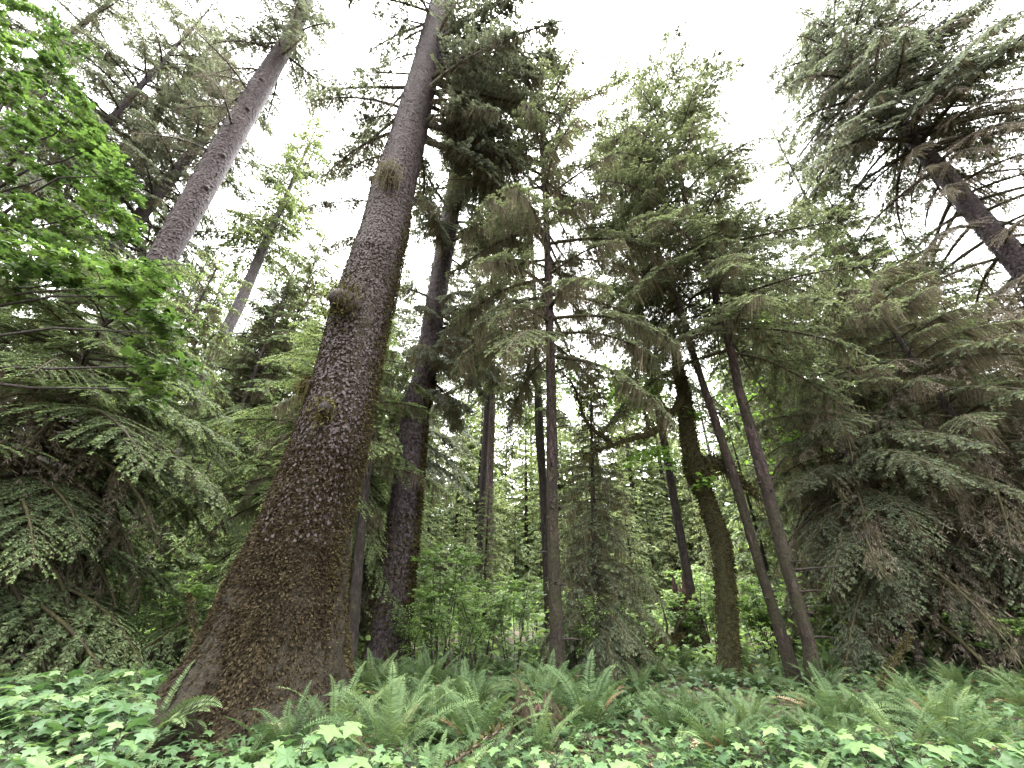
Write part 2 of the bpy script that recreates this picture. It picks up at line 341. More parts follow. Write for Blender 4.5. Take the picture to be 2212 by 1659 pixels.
TEM['farther'] = T_set(450, [1.4, 3.2], card=.40, cw=.15, gap=.16, rise=.05, droop=.38, spread=.42, hang=.18, moss=0, side_wood=False, step=.15)

# ------------------------------------------------------------------ trunks
def path_from_edges(edges, Y, top=None, zbase=-.35, taper_top=.03):
    """edges: (left px, right px, row px) of a trunk that stands in the plane y = Y; returns points and radii from below ground to the top"""
    pts, rad = [], []
    for xl, xr, py in edges:
        a, b = P(xl, py, Y), P(xr, py, Y); c = (a + b) / 2
        pts.append(c); rad.append(abs(b[0] - a[0]) / 2 * math.cos(math.atan2(abs(c[0]), Y)))
    o = np.argsort([p[2] for p in pts]); pts = [pts[i] for i in o]; rad = [rad[i] for i in o]
    if pts[0][2] > zbase:
        j = min(2, len(pts) - 1); d = (pts[j] - pts[0]) / (pts[j][2] - pts[0][2]); dz = zbase - pts[0][2]
        sl = max(0, (rad[0] - rad[j]) / (pts[j][2] - pts[0][2]))
        pts.insert(0, pts[0] + d * dz); rad.insert(0, rad[0] + min(sl, .12) * -dz)
    if top and top > pts[-1][2]:
        d = (pts[-1] - pts[-3]) / (pts[-1][2] - pts[-3][2]); pts.append(pts[-1] + d * (top - pts[-1][2])); rad.append(taper_top)
    return np.array(pts), np.array(rad)
class Stem:
    def __init__(s, pts, rad): s.p = np.asarray(pts, float); s.r = np.asarray(rad, float); s.z = s.p[:, 2]
    def c(s, z): return np.array([np.interp(z, s.z, s.p[:, 0]), np.interp(z, s.z, s.p[:, 1]), z])
    def rad(s, z): return float(np.interp(z, s.z, s.r))
    def C(s, z): return np.stack([np.interp(z, s.z, s.p[:, 0]), np.interp(z, s.z, s.p[:, 1]), z], -1)
    def R(s, z): return np.interp(z, s.z, s.r)
    def surf(s, z, a):
        c = s.C(z); r = s.R(z) + sum(am * np.exp(-np.maximum(z, 0) / hh) * np.exp(-(np.angle(np.exp(1j * (a - aa))) / wd) ** 2) for aa, am, wd, hh in getattr(s, 'ridges', ())); c[:, 0] += np.cos(a) * r; c[:, 1] += np.sin(a) * r; return c
    def mesh(s, g, base, seed, n=24, dz=.35, lump=.05, flare=.25, lobes=5, mat=0, rough=0.0, ridges=()):
        rng = np.random.default_rng(seed); z = np.arange(s.z[0], s.z[-1], dz); z = np.append(z, s.z[-1])
        a = np.arange(n) / n * 2 * np.pi; ph = rng.uniform(0, 6.28, 8)
        Z, Aa = np.meshgrid(z, a, indexing='ij')
        lum = lump * (.5 * np.sin(2 * Aa + ph[0] + Z * .3) + .35 * np.sin(3 * Aa - Z * .7 + ph[1]) + .35 * np.sin(5 * Aa + Z * 1.3 + ph[2]) + .3 * np.sin(7 * Aa - Z * 2.3 + ph[3]))
        fl = flare * np.exp(-np.maximum(Z, 0) / .7) * (.45 + .55 * np.cos(lobes * Aa + ph[4]))
        rd = sum(am * np.exp(-np.maximum(Z, 0) / hh) * np.exp(-(np.angle(np.exp(1j * (Aa - aa))) / wd) ** 2) for aa, am, wd, hh in ridges) if ridges else 0
        r = s.R(z)[:, None] * (1 + lum + fl) + rd + (rough * (.35 + .65 * np.exp(-np.maximum(Z, 0) / 4)) * rng.normal(0, 1, Z.shape) if rough else 0); c = s.C(z) - np.asarray(base)
        v = np.stack([c[:, 0:1] + np.cos(Aa) * r, c[:, 1:2] + np.sin(Aa) * r, np.repeat(c[:, 2:3], n, 1)], -1)
        i = np.arange(len(z) - 1)[:, None] * n; j = np.arange(n)[None]; k = (j + 1) % n
        g.add(v.reshape(-1, 3), np.stack([i + j, i + k, i + n + k, i + n + j], -1).reshape(-1, 4), mat, .5, True)
        return s
def flakes(g, rng, st, base, n, z0, z1, size, mat, half=True, power=1.0):
    """loose bark plates lifted a little off the trunk"""
    z = z0 + (z1 - z0) * rng.random(n) ** power; a = rng.uniform(math.pi, 2 * math.pi, n) if half else rng.uniform(0, 2 * math.pi, n)
    a = np.where(half, a + 0, a) + (rng.uniform(-.35, .35, n) if half else 0)
    p = st.surf(z, a) - np.asarray(base); nrml = np.stack([np.cos(a), np.sin(a), 0 * a], 1)
    p = p + nrml * (.012 + .02 * rng.random(n))[:, None] * 1.0
    tang = np.stack([-np.sin(a), np.cos(a), 0 * a], 1); upv = np.array([0, 0, 1.0])
    th = rng.uniform(-.6, .6, n); d = tang * np.sin(th)[:, None] + upv * np.cos(th)[:, None] + nrml * rng.normal(-.12, .15, n)[:, None]
    s = nrm(np.cross(d, nrml)); d = nrm(d)
    ang = np.linspace(0, 2 * np.pi, 6)[:-1][None] + rng.uniform(-.4, .4, (n, 5)); rr = size * .62 * rng.uniform(.5, 1.1, (n, 5)) * rng.uniform(.6, 1.2, (n, 1))
    v = p[:, None] + d[:, None] * (np.cos(ang) * rr * 1.25)[..., None] + s[:, None] * (np.sin(ang) * rr)[..., None]
    g.add(v.reshape(-1, 3), np.arange(n * 5).reshape(n, 5), mat, np.repeat(np.clip(rng.normal(.45, .2, n), 0, 1), 5))
def moss_fur(g, rng, p, nrml, size, mat, down=.5):
    n = len(p); d = nrml * rng.uniform(.3, 1, (n, 1)) + rng.normal(0, .5, (n, 3)); d[:, 2] -= down
    cards(g, p, d, rng.normal(0, 1, (n, 3)), size * rng.uniform(.5, 1.5, n), size * .5 * rng.uniform(.5, 1.3, n), mat, np.clip(rng.normal(.45, .2, n), 0, 1))
def fur_on_stem(g, rng, st, base, n, z0, z1, size, mat, az=(math.pi, 2 * math.pi), power=1.0, down=.5):
    z = z0 + (z1 - z0) * rng.random(n) ** power; a = rng.uniform(az[0], az[1], n)
    nr = np.stack([np.cos(a), np.sin(a), 0 * a], 1)
    moss_fur(g, rng, st.surf(z, a) - np.asarray(base), nr, size, mat, down)

CR = [M['hemlock'], M['wood'], M['moss']]
def crown_mats(n): return [M[n], M['wood'], M['moss']]

def hero(name, label, cat, st, seed, bark, n=20, dz=.4, lump=.05, flare=.25, lobes=5, group=None, rough=0.0, ridges=()):
    """a tree standing at its own base: root empty plus a trunk"""
    st.ridges = ridges; b = st.c(0.0); root = empty(name, b, label, cat, group)
    g = Geo(); st.mesh(g, b, seed, n, dz, lump, flare, lobes, 0, rough, ridges); t = g.build('trunk', [M[bark]], root)
    return root, t, b
def add_crown(root, b, st, seed, temps, mats, z0, z1, length, n, rng=None, name='crown', **kw):
    g = Geo(); rng = np.random.default_rng(seed)
    crown(g, rng, lambda z: st.c(z) - b, z0, z1, TEM[temps], length, n, rad=st.rad, **kw)
    return g.build(name, crown_mats(mats), root)

# 1. the great mossy spruce
def great_spruce():
    E = [(932, 985, 0), (880, 945, 180), (842, 922, 300), (800, 897, 420), (780, 884, 500), (737, 861, 620), (708, 842, 710), (677, 820, 830), (625, 795, 980), (565, 762, 1130), (487, 752, 1280), (450, 757, 1380), (398, 770, 1480), (330, 800, 1570)]
    p, r = path_from_edges(E, 8.0, 36); st = Stem(p, r)
    root, t, b = hero('spruce_tree', 'huge scaly spruce with a flared mossy base rising from the ferns', 'tree', st, 11, 'spruce_bark', 120, .07, .03, .10, 7, rough=.020, ridges=[(3.75, .85, .26, .42), (4.35, .45, .22, .40), (4.95, .5, .22, .40), (5.6, .55, .22, .45), (3.15, .6, .25, .5)])
    rng = np.random.default_rng(12)
    g = Geo(); flakes(g, rng, st, b, 34000, 2.6, 27, .054, 0, True, .7); g.build('bark_flakes', [M['flake']], t)
    g = Geo()
    fur_on_stem(g, rng, st, b, 34000, .0, 4.5, .062, 0, (2.9, 6.5), power=1.15, down=.9)
    fur_on_stem(g, rng, st, b, 20000, 2, 10, .058, 0, power=1.5, down=.8)
    fur_on_stem(g, rng, st, b, 16000, -.05, 3.0, .055, 0, (2.6, 4.1), power=1.0, down=.9)
    fur_on_stem(g, rng, st, b, 16000, -.05, 1.7, .055, 0, (2.7, 6.7), power=1.0, down=.9)
    g.build('moss_coat', [M['moss_green']], t); g = Geo()
    fur_on_stem(g, rng, st, b, 12000, .2, 15, .065, 0, (2.75, 3.7), 1.3)
    fur_on_stem(g, rng, st, b, 9000, .2, 12, .065, 0, (5.8, 6.7), 1.3)
    g.build('moss_coat', [M['moss_lit']], t)  # brighter moss paints the lit rims along both trunk edges
    # knots with moss beards, where limbs were shed
    for (px, py, rr, ln, k) in [(768, 695, .36, .45, 800), (852, 425, .26, 1.0, 900), (735, 915, .20, .3, 260), (690, 850, .14, .6, 400), (806, 395, .15, .5, 120)]:
        q = P(px, py, 8.0); z = q[2]; c = st.c(z); rd = st.rad(z); dx = np.clip((q[0] - c[0]) / rd, -.98, .98)
        a = -math.acos(dx); s = np.array([c[0] + math.cos(a) * rd, c[1] + math.sin(a) * rd, z]); nr = np.array([math.cos(a), math.sin(a), -.15])
        g = Geo(); tube(g, np.array([s - nr * .1, s + nr * rr * .5, s + nr * rr * 1.1, s + nr * rr * 1.3]) - b, np.array([rr * 1.1, rr * .8, rr * .55, rr * .2]), 9, 0, .5)
        kn = g.build('knot', [M['dark_bark']], t)
        g = Geo(); pp = s + rng.normal(0, rr * .55, (k, 3)) * np.array([1, .6, 1.3]) + nr * rr * rng.uniform(.1, .9, (k, 1)); pp[:, 2] += rr * (.5 - 1.3 * rng.random(k) ** 2)
        moss_fur(g, rng, pp - b, np.tile(nr, (k, 1)), .10, 0, .7)
        strands(g, rng, s + rng.normal(0, rr * .7, (k // 2, 3)) * np.array([1.2, 1, .7]) + nr * rr * .6 - b, ln * .55 * rng.gamma(1.2, .5, k // 2), .009 * rng.uniform(.6, 1.6, k // 2), 0, rng.uniform(.3, .8, k // 2))
        g.build('moss_tuft', [M['moss_lit' if py > 600 else 'moss']], kn)
    def az(rng, u): return rng.normal(.1, .9) if rng.random() < .55 else rng.uniform(-.5, 3.6)
    add_crown(root, b, st, 13, 'spruce', 'spruce', 16.0, 34, lambda u: 4.4 - 1.6 * u, 44, az=az, pitch=(-12, 5))
    def az2(rng, u): return rng.normal(-.05, .36)
    add_crown(root, b, st, 15, 'spruce', 'spruce', 15.5, 23, lambda u: 5.4 - .8 * u, 25, az=az2, pitch=(-12, 8), name='crown')
    g = Geo(); rng = np.random.default_rng(14)
    for (px, py, a, L) in [(800, 440, 3.3, 1.9), (785, 505, 3.0, 1.3), (905, 300, .1, 1.8), (890, 420, .2, 1.1), (870, 250, 3.2, 1.7), (850, 330, 3.0, 1.9), (880, 165, 3.3, 2.4), (900, 110, 3.0, 2.2), (915, 60, 3.4, 2.4), (690, 850, 3.2, 1.0)]:
        z = P(px, py, 8.0)[2]; c = st.c(z); T = TEM['spruce']; q = T[rng.integers(3) + (3 if L > 1.6 else 0)]
        g.inst(q[1], rotz(a) @ roty(math.radians(6)), c + np.array([math.cos(a), math.sin(a), 0]) * st.rad(z) * .8 - b, L / q[0])
    g.build('limb', crown_mats('spruce'), root)
great_spruce()

# 2. second spruce behind it, right
def second_spruce():
    E = [(992, 1012, 250), (975, 1005, 350), (948, 988, 500), (920, 962, 650), (897, 945, 800), (870, 925, 880), (850, 915, 1030), (830, 902, 1180), (815, 892, 1280), (797, 884, 1380), (782, 886, 1430)]
    p, r = path_from_edges(E, 13.0, 33); st = Stem(p, r)
    root, t, b = hero('spruce_tree', 'dark spruce trunk hung with moss just right of the huge mossy trunk', 'tree', st, 21, 'spruce_bark_tall', 48, .2, .03, .15, 6)
    rng = np.random.default_rng(22); g = Geo(); flakes(g, rng, st, b, 7000, .6, 26, .08, 0); g.build('bark_flakes', [M['flake']], t)
    g = Geo(); fur_on_stem(g, rng, st, b, 4000, .1, 9, .10, 0, (5.6, 6.7)); fur_on_stem(g, rng, st, b, 2500, .1, 4, .09, 0); g.build('moss_coat', [M['moss_lit']], t)
    def az(rng, u): return rng.normal(-.2, 1.1) if rng.random() < .7 else rng.uniform(0, 6.28)
    add_crown(root, b, st, 23, 'spruce', 'spruce', 8.2, 13, lambda u: 2.8, 34, az=az, pitch=(-14, -6))
    add_crown(root, b, st, 24, 'spruce', 'spruce', 15, 33, lambda u: 3.8 - 2.2 * u, 70, az=az, pitch=(-10, 25), name='crown')
second_spruce()

# 3. tall spruce trunk slanting in at the left
def tall_left():
    E = [(645, 685, 0), (600, 645, 90), (524, 588, 200), (432, 505, 350), (345, 422, 500), (297, 372, 590)]
    p, r = path_from_edges(E, 13.0, 43); r[0] = r[1] * 1.3; st = Stem(p, r)
    root, t, b = hero('spruce_tree', 'tall bare spruce trunk above the bright maple leaves with a dark branch hole', 'tree', st, 31, 'spruce_bark_tall', 40, .25, .02, .2, 6)
    rng = np.random.default_rng(32); g = Geo(); flakes(g, rng, st, b, 9000, 9, 34, .10, 0); g.build('bark_flakes', [M['flake']], t)
    for (px, py) in [(428, 415), (470, 348), (520, 250), (545, 190)]:
        q = P(px, py, 13.0); z = q[2]; c = st.c(z); a = math.atan2(-c[1], -c[0]) + rng.uniform(-.3, .3); rd = st.rad(z); nr = np.array([math.cos(a), math.sin(a), 0]); s = c + nr * rd
        g = Geo(); tube(g, np.array([s - nr * .05, s + nr * .08, s + nr * .13]) - b, [.17, .13, .03], 8, 0, .5); g.build('knot', [M['dark_bark']], t)
    def az(rng, u): return rng.normal(3.3, .9) if rng.random() < .75 else rng.uniform(0, 6.28)
    add_crown(root, b, st, 33, 'dead', 'dead', 22, 36, lambda u: 3.8 - 1.0 * u, 18, az=az, pitch=(-5, 15))
    add_crown(root, b, st, 34, 'spruce_far', 'spruce', 33, 42, lambda u: 4.6 - 2.5 * u, 40, pitch=(-8, 15))
tall_left()

def simple(name, label, E, Y, top, seed, bark, mats, temps, z0, length, n, cat='tree', group=None, z1=None, pitch=(-10, 30), az=None, lump=.04, seg=18, stubs=0, dry=None, **kw):
    p, r = path_from_edges(E, Y, top); rw = np.random.default_rng(seed + 5); p[1:, :2] += rw.normal(0, .025, (len(p) - 1, 2)); st = Stem(p, r)
    root, t, b = hero(name, label, cat, st, seed, bark, seg, .15, lump, .6, 5, group, rough=.008)
    if n: add_crown(root, b, st, seed + 1, temps, mats, z0, (z1 or top) , length, n, pitch=pitch, az=az, **kw)
    rng = np.random.default_rng(seed + 2)
    if dry: add_crown(root, b, st, seed + 3, 'dead', 'dead', max(.8, z0 * .6), dry[0], lambda u: dry[1] * (1 - .3 * u), dry[2], pitch=(-26, -8), name='dry_twigs')
    if stubs:
        for k in range(stubs):
            g = Geo()
            z = rng.uniform(1, z0 + 2); a = rng.uniform(math.pi, 2 * math.pi); nr = np.array([math.cos(a), math.sin(a), .1]); s = st.c(z) - b + nr * st.rad(z) * .8
            l = rng.gamma(1.5, .16) + .05; tube(g, [s, s + nr * l * .5, s + nr * l + np.array([0, 0, -.03])], [.028, .02, .008], 5, 0, .5)
            g.build('branch_stub', [M['dark_bark']], t)
    return root, t, b, st

# 4. slender middle tree
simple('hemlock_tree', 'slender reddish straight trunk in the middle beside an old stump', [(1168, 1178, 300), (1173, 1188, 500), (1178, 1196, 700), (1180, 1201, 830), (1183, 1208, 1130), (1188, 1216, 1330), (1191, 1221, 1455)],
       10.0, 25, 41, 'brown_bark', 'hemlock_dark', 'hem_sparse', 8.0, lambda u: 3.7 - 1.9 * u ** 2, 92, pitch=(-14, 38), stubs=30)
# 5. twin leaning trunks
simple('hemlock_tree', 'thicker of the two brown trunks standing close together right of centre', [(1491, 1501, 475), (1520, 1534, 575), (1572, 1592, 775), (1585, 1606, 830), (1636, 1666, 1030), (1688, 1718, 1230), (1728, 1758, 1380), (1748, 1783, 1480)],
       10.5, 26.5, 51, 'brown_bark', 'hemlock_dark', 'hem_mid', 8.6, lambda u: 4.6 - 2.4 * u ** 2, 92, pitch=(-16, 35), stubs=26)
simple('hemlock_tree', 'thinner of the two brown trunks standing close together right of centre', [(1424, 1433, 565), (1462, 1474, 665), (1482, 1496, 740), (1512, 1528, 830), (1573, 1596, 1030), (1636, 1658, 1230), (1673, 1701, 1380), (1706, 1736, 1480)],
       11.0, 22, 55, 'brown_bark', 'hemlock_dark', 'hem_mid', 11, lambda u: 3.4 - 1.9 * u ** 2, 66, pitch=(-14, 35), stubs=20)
# 6. right hand great tree
simple('spruce_tree', 'big purplish trunk with drooping brown twiggy branches at the upper right corner', [(1800, 1826, 90), (1840, 1872, 160), (1933, 1975, 280), (2012, 2070, 380), (2085, 2155, 480), (2140, 2222, 545)],
       12.5, 38, 61, 'spruce_bark_tall', 'spruce', 'spruce_far', 23, lambda u: 7.0 - 3.0 * u, 84, pitch=(-14, 15), seg=32)
def right_dead():
    p, r = path_from_edges([(1800, 1826, 90), (1840, 1872, 160), (1933, 1975, 280), (2012, 2070, 380), (2085, 2155, 480), (2140, 2222, 545)], 12.5, 38); st = Stem(p, r); b = st.c(0)
    root = [o for o in bpy.data.objects if o.name.startswith('spruce_tree') and 'upper right' in o.get('label', '')][0]
    add_crown(root, b, st, 65, 'dead', 'dead', 13, 32, lambda u: 5.8 - 1.5 * u, 80, pitch=(-20, -5), name='dead_branches')
    add_crown(root, b, st, 67, 'dead', 'dead', 6.5, 12.5, lambda u: 5.2, 44, pitch=(-24, -8), name='dead_branches')
    rng = np.random.default_rng(66); g = Geo(); flakes(g, rng, st, b, 5000, 9, 30, .10, 0, False); g.build('bark_flakes', [M['flake']], [c for c in root.children if c.name.startswith('trunk')][0])
right_dead()
# 7. grey trunk, left, farther
simple('spruce_tree', 'pale grey trunk in the gap left of the huge mossy trunk', [(600, 614, 450), (553, 577, 545), (500, 530, 660), (438, 470, 780), (408, 444, 860), (340, 382, 1130)],
       24.0, 46, 71, 'grey_bark', 'far', 'far', 26, lambda u: 4.6 - 3.4 * u, 110, pitch=(-10, 35))
# 8. brownish tree behind the left trunk
simple('spruce_tree', 'brownish mossy spruce half hidden behind the tall slanting left trunk', [(490, 512, 210), (424, 452, 300), (340, 378, 400), (262, 304, 490)],
       18.0, 41, 75, 'dark_bark', 'spruce', 'spruce_far', 13, lambda u: 6.4 - 3.0 * u, 120, pitch=(-12, 20))
for lab, px, py, Y, z0, top, sd in [('lacy grey green spruce crown above the maple in the upper left corner', 300, 190, 15.0, 20, 46, 121), ('feathery spruce crown reaching the top edge near the upper left corner', 170, 60, 14.0, 24, 50, 124), ('thin feathery spruce top just left of the tall slanting trunk', 430, 130, 19.0, 28, 54, 127)]:
    q = P(px, py, Y); st_ = Stem([[q[0], Y, -.3], [q[0], Y, q[2]], [q[0] + .2, Y, top]], [.38, .18, .03])
    root_, t_, b_ = hero('spruce_tree', lab, 'tree', st_, sd, 'spruce_bark_tall', 16, .4, .04)
    add_crown(root_, b_, st_, sd + 1, 'spruce_far', 'spruce', z0, top, lambda u: 6.0 - 3.4 * u, 80, pitch=(-14, 18))
# canopy trees standing among and behind the named ones: crown tip at a pixel, stem straight down
for lab, px, py, Y, z0, Lm, n, tm, mt in [('feathery hemlock crown filling the gap right of the slender middle tree', 1300, 195, 15.5, 9, 3.6, 110, 'hem_mid', 'hemlock_dark'), ('pointed hemlock crown behind the tops of the twin trunk trees', 1450, 150, 18, 12, 4.0, 110, 'spruce_far', 'spruce'),
        ('hemlock crown rising just right of the twin trunk tree tops', 1660, 270, 16.0, 7, 4.2, 110, 'hem_mid', 'hemlock_dark'), ('broad hemlock right of the twin trunks with flat drooping boughs', 1770, 400, 15.0, 5, 4.6, 110, 'hem_mid', 'hemlock'), ('full hemlock under the gap of sky left of the big purplish trunk', 1900, 500, 18, 4, 4.6, 110, 'spruce_far', 'far'),
        ('thick hemlock right below the big purplish trunk', 2090, 560, 17, 4, 5.0, 110, 'spruce_far', 'hemlock_dark'), ('lacy hemlock between the dark moss hung spruce and the slender middle tree', 1085, 170, 19, 12, 3.8, 100, 'spruce_far', 'spruce'), ('hemlock crown seen just left of the huge trunk below the sky', 700, 500, 22, 9, 4.6, 110, 'spruce_far', 'far'),
        ('bushy spruce crown right of the pale grey trunk', 640, 560, 20, 6, 4.2, 100, 'spruce_far', 'hemlock')]:
    q = P(px, py, Y); st_ = Stem([[q[0], Y, -.3], [q[0], Y, q[2] * .5], [q[0] + .1, Y, q[2]]], [.17, .12, .02]); sd = int(px * 3 + py)
    root_, t_, b_ = hero('hemlock_tree', lab, 'tree', st_, sd, 'dark_bark', 12, .5, .04)
    add_crown(root_, b_, st_, sd + 1, tm, mt, z0, q[2], lambda u: Lm * (1 - .82 * u ** 1.3), n, pitch=(-18, 30))
q = P(2190, 620, 11.0); st_ = Stem([[q[0], 11, -.3], [q[0], 11, q[2]]], [.16, .03])
root_, t_, b_ = hero('hemlock_tree', 'half dead hemlock with bare reddish brown twigs at the right edge', 'tree', st_, 131, 'brown_bark', 12, .5, .04)
add_crown(root_, b_, st_, 132, 'dead', 'dead', 2.5, q[2], lambda u: 4.8 - 3.0 * u, 90, pitch=(-22, 15))
# 9. near hemlock at the left edge
simple('hemlock_tree', 'leafy hemlock at the left edge with long drooping light green sprays', [(10, 50, 1040), (-35, 8, 1120), (-110, -60, 1240)],
       8.6, 10.2, 81, 'dark_bark', 'hemlock', 'hem_near', 1.5, lambda u: 5.2 - 4.0 * u ** 1.5, 120, pitch=(-20, 25), dry=(6.5, 4.4, 60))
# 10. hemlock just behind the great trunk, left
simple('hemlock_tree', 'full hemlock whose sprays fan out directly left of the huge mossy trunk', [(690, 712, 1000), (665, 690, 1100), (640, 668, 1200), (600, 632, 1350)],
       13.5, 14, 85, 'dark_bark', 'hemlock', 'hem_near', 1.0, lambda u: 5.2 - 4.2 * u ** 1.4, 120, pitch=(-20, 25), dry=(8, 4.4, 60))
# 11. young hemlock, centre
simple('hemlock_tree', 'young dark conical hemlock right of the slender middle trunk', [(1276, 1281, 900), (1278, 1288, 1100), (1282, 1296, 1300), (1284, 1302, 1420)],
       12.5, 8.2, 91, 'dark_bark', 'hemlock_dark', 'hem_mid', .4, lambda u: 2.2 - 1.75 * u, 130, pitch=(-20, 15))
# 12. right hand trees
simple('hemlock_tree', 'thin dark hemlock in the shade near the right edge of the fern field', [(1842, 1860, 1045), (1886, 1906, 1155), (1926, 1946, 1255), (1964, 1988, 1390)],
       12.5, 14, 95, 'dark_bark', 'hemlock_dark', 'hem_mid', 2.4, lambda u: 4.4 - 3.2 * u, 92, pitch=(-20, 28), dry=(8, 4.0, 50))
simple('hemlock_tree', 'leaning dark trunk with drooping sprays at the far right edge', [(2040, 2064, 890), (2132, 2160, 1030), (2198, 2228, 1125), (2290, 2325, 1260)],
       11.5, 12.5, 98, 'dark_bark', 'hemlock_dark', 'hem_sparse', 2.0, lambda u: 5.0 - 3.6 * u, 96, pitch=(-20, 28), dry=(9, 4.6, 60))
simple('hemlock_tree', 'thin mossy stem with hanging bare twigs behind the twin trunks', [(1814, 1828, 1210), (1846, 1862, 1290), (1892, 1910, 1405)],
       15.0, 12, 102, 'dark_bark', 'hemlock', 'hem_sparse', 1.2, lambda u: 3.2 - 2.4 * u, 60, pitch=(-22, 20))
# 13. other stems
simple('hemlock_tree', 'dark stem close behind the slender middle trunk', [(1158, 1178, 955), (1164, 1180, 1050), (1172, 1186, 1220)], 17.0, 24, 105, 'dark_bark', 'hemlock', 'hem_mid', 9, lambda u: 3.2 - 2.2 * u, 56)
simple('spruce_tree', 'straight pinkish brown trunk between the dark spruce and the slender trunk', [(1052, 1068, 870), (1048, 1066, 1000), (1046, 1065, 1120), (1043, 1064, 1260)], 21.0, 30, 108, 'pink_bark', 'hemlock', 'far', 12, lambda u: 3.6 - 2.6 * u, 70)
simple('hemlock_tree', 'dark narrow stem touching the right side of the huge mossy trunk', [(788, 808, 960), (768, 789, 1150), (752, 776, 1350)], 11.0, 13, 111, 'dark_bark', 'hemlock', 'hem_mid', 5, lambda u: 2.4 - 1.6 * u, 34)
simple('hemlock_tree', 'thin black stem at the left edge above the leafy plants', [(64, 84, 1340), (40, 60, 1385), (2, 22, 1460)], 10.5, 12, 114, 'dark_bark', 'hemlock', 'hem_mid', 2.6, lambda u: 3.2 - 2.2 * u, 50, pitch=(-22, 20))

# ------------------------------------------------------------------ broad leaves
def leaf_shape(lobes=5, notch=.55, teeth=True):
    """outline of a lobed leaf lying in xy, stalk at the origin, tip towards +x"""
    ang = np.linspace(-150, 150, lobes); rad = 1 - .30 * np.abs(ang / 150) ** 1.3
    o = [(-.02, 0)]
    for i in range(lobes):
        a, r = math.radians(ang[i]), rad[i]; st = math.radians(300 / (lobes - 1))
        if teeth: o += [(r * .74 * math.cos(a - st * .22) + .30, r * .74 * math.sin(a - st * .22))]
        o += [(r * math.cos(a) + .30, r * math.sin(a))]
        if teeth: o += [(r * .74 * math.cos(a + st * .22) + .30, r * .74 * math.sin(a + st * .22))]
        if i < lobes - 1: b = math.radians((ang[i] + ang[i + 1]) / 2); o += [(notch * (rad[i] + rad[i + 1]) / 2 * math.cos(b) + .30, notch * (rad[i] + rad[i + 1]) / 2 * math.sin(b))]
    o = np.array(o) / 1.3; c = np.array([[.28, 0]])
    v2 = np.concatenate([c, o]); k = len(o)
    z = -.22 * (v2[:, 0] - .25) ** 2 - .28 * v2[:, 1] ** 2 + .07 * np.abs(v2[:, 1])
    return np.column_stack([v2, z]), np.array([[0, 1 + i, 1 + (i + 1) % k] for i in range(k)])
LEAF = leaf_shape(); LEAF_S = leaf_shape(5, .5, False)
def leaves(g, shape, p, d, n, size, mat, tone):
    V, F = shape; N = len(p); d = nrm(d); s = nrm(np.cross(n, d)); n = np.cross(d, s)
    sz = np.asarray(size)[:, None, None]
    v = p[:, None] + sz * (V[None, :, 0:1] * d[:, None] + V[None, :, 1:2] * s[:, None] + V[None, :, 2:3] * n[:, None])
    f = (np.arange(N)[:, None, None] * len(V) + F[None]).reshape(-1, 3)
    g.add(v.reshape(-1, 3), f, mat, np.repeat(np.broadcast_to(tone, (N,)), len(V)))

def spray_of_leaves(g, rng, c, R, n, size, mat, tone0=.5, flat=.35, shape=LEAF_S):
    p = c + rng.normal(0, 1, (n, 3)) * np.array(R) * .5
    a = rng.uniform(0, 6.28, n); d = np.stack([np.cos(a), np.sin(a), -.35 + 0 * a], 1)
    nn = np.array([0, -.15, 1.0]) + rng.normal(0, flat, (n, 3))
    leaves(g, shape, p, d, nn, size * rng.uniform(.6, 1.25, n), mat, np.clip(rng.normal(tone0, .15, n), 0, 1))

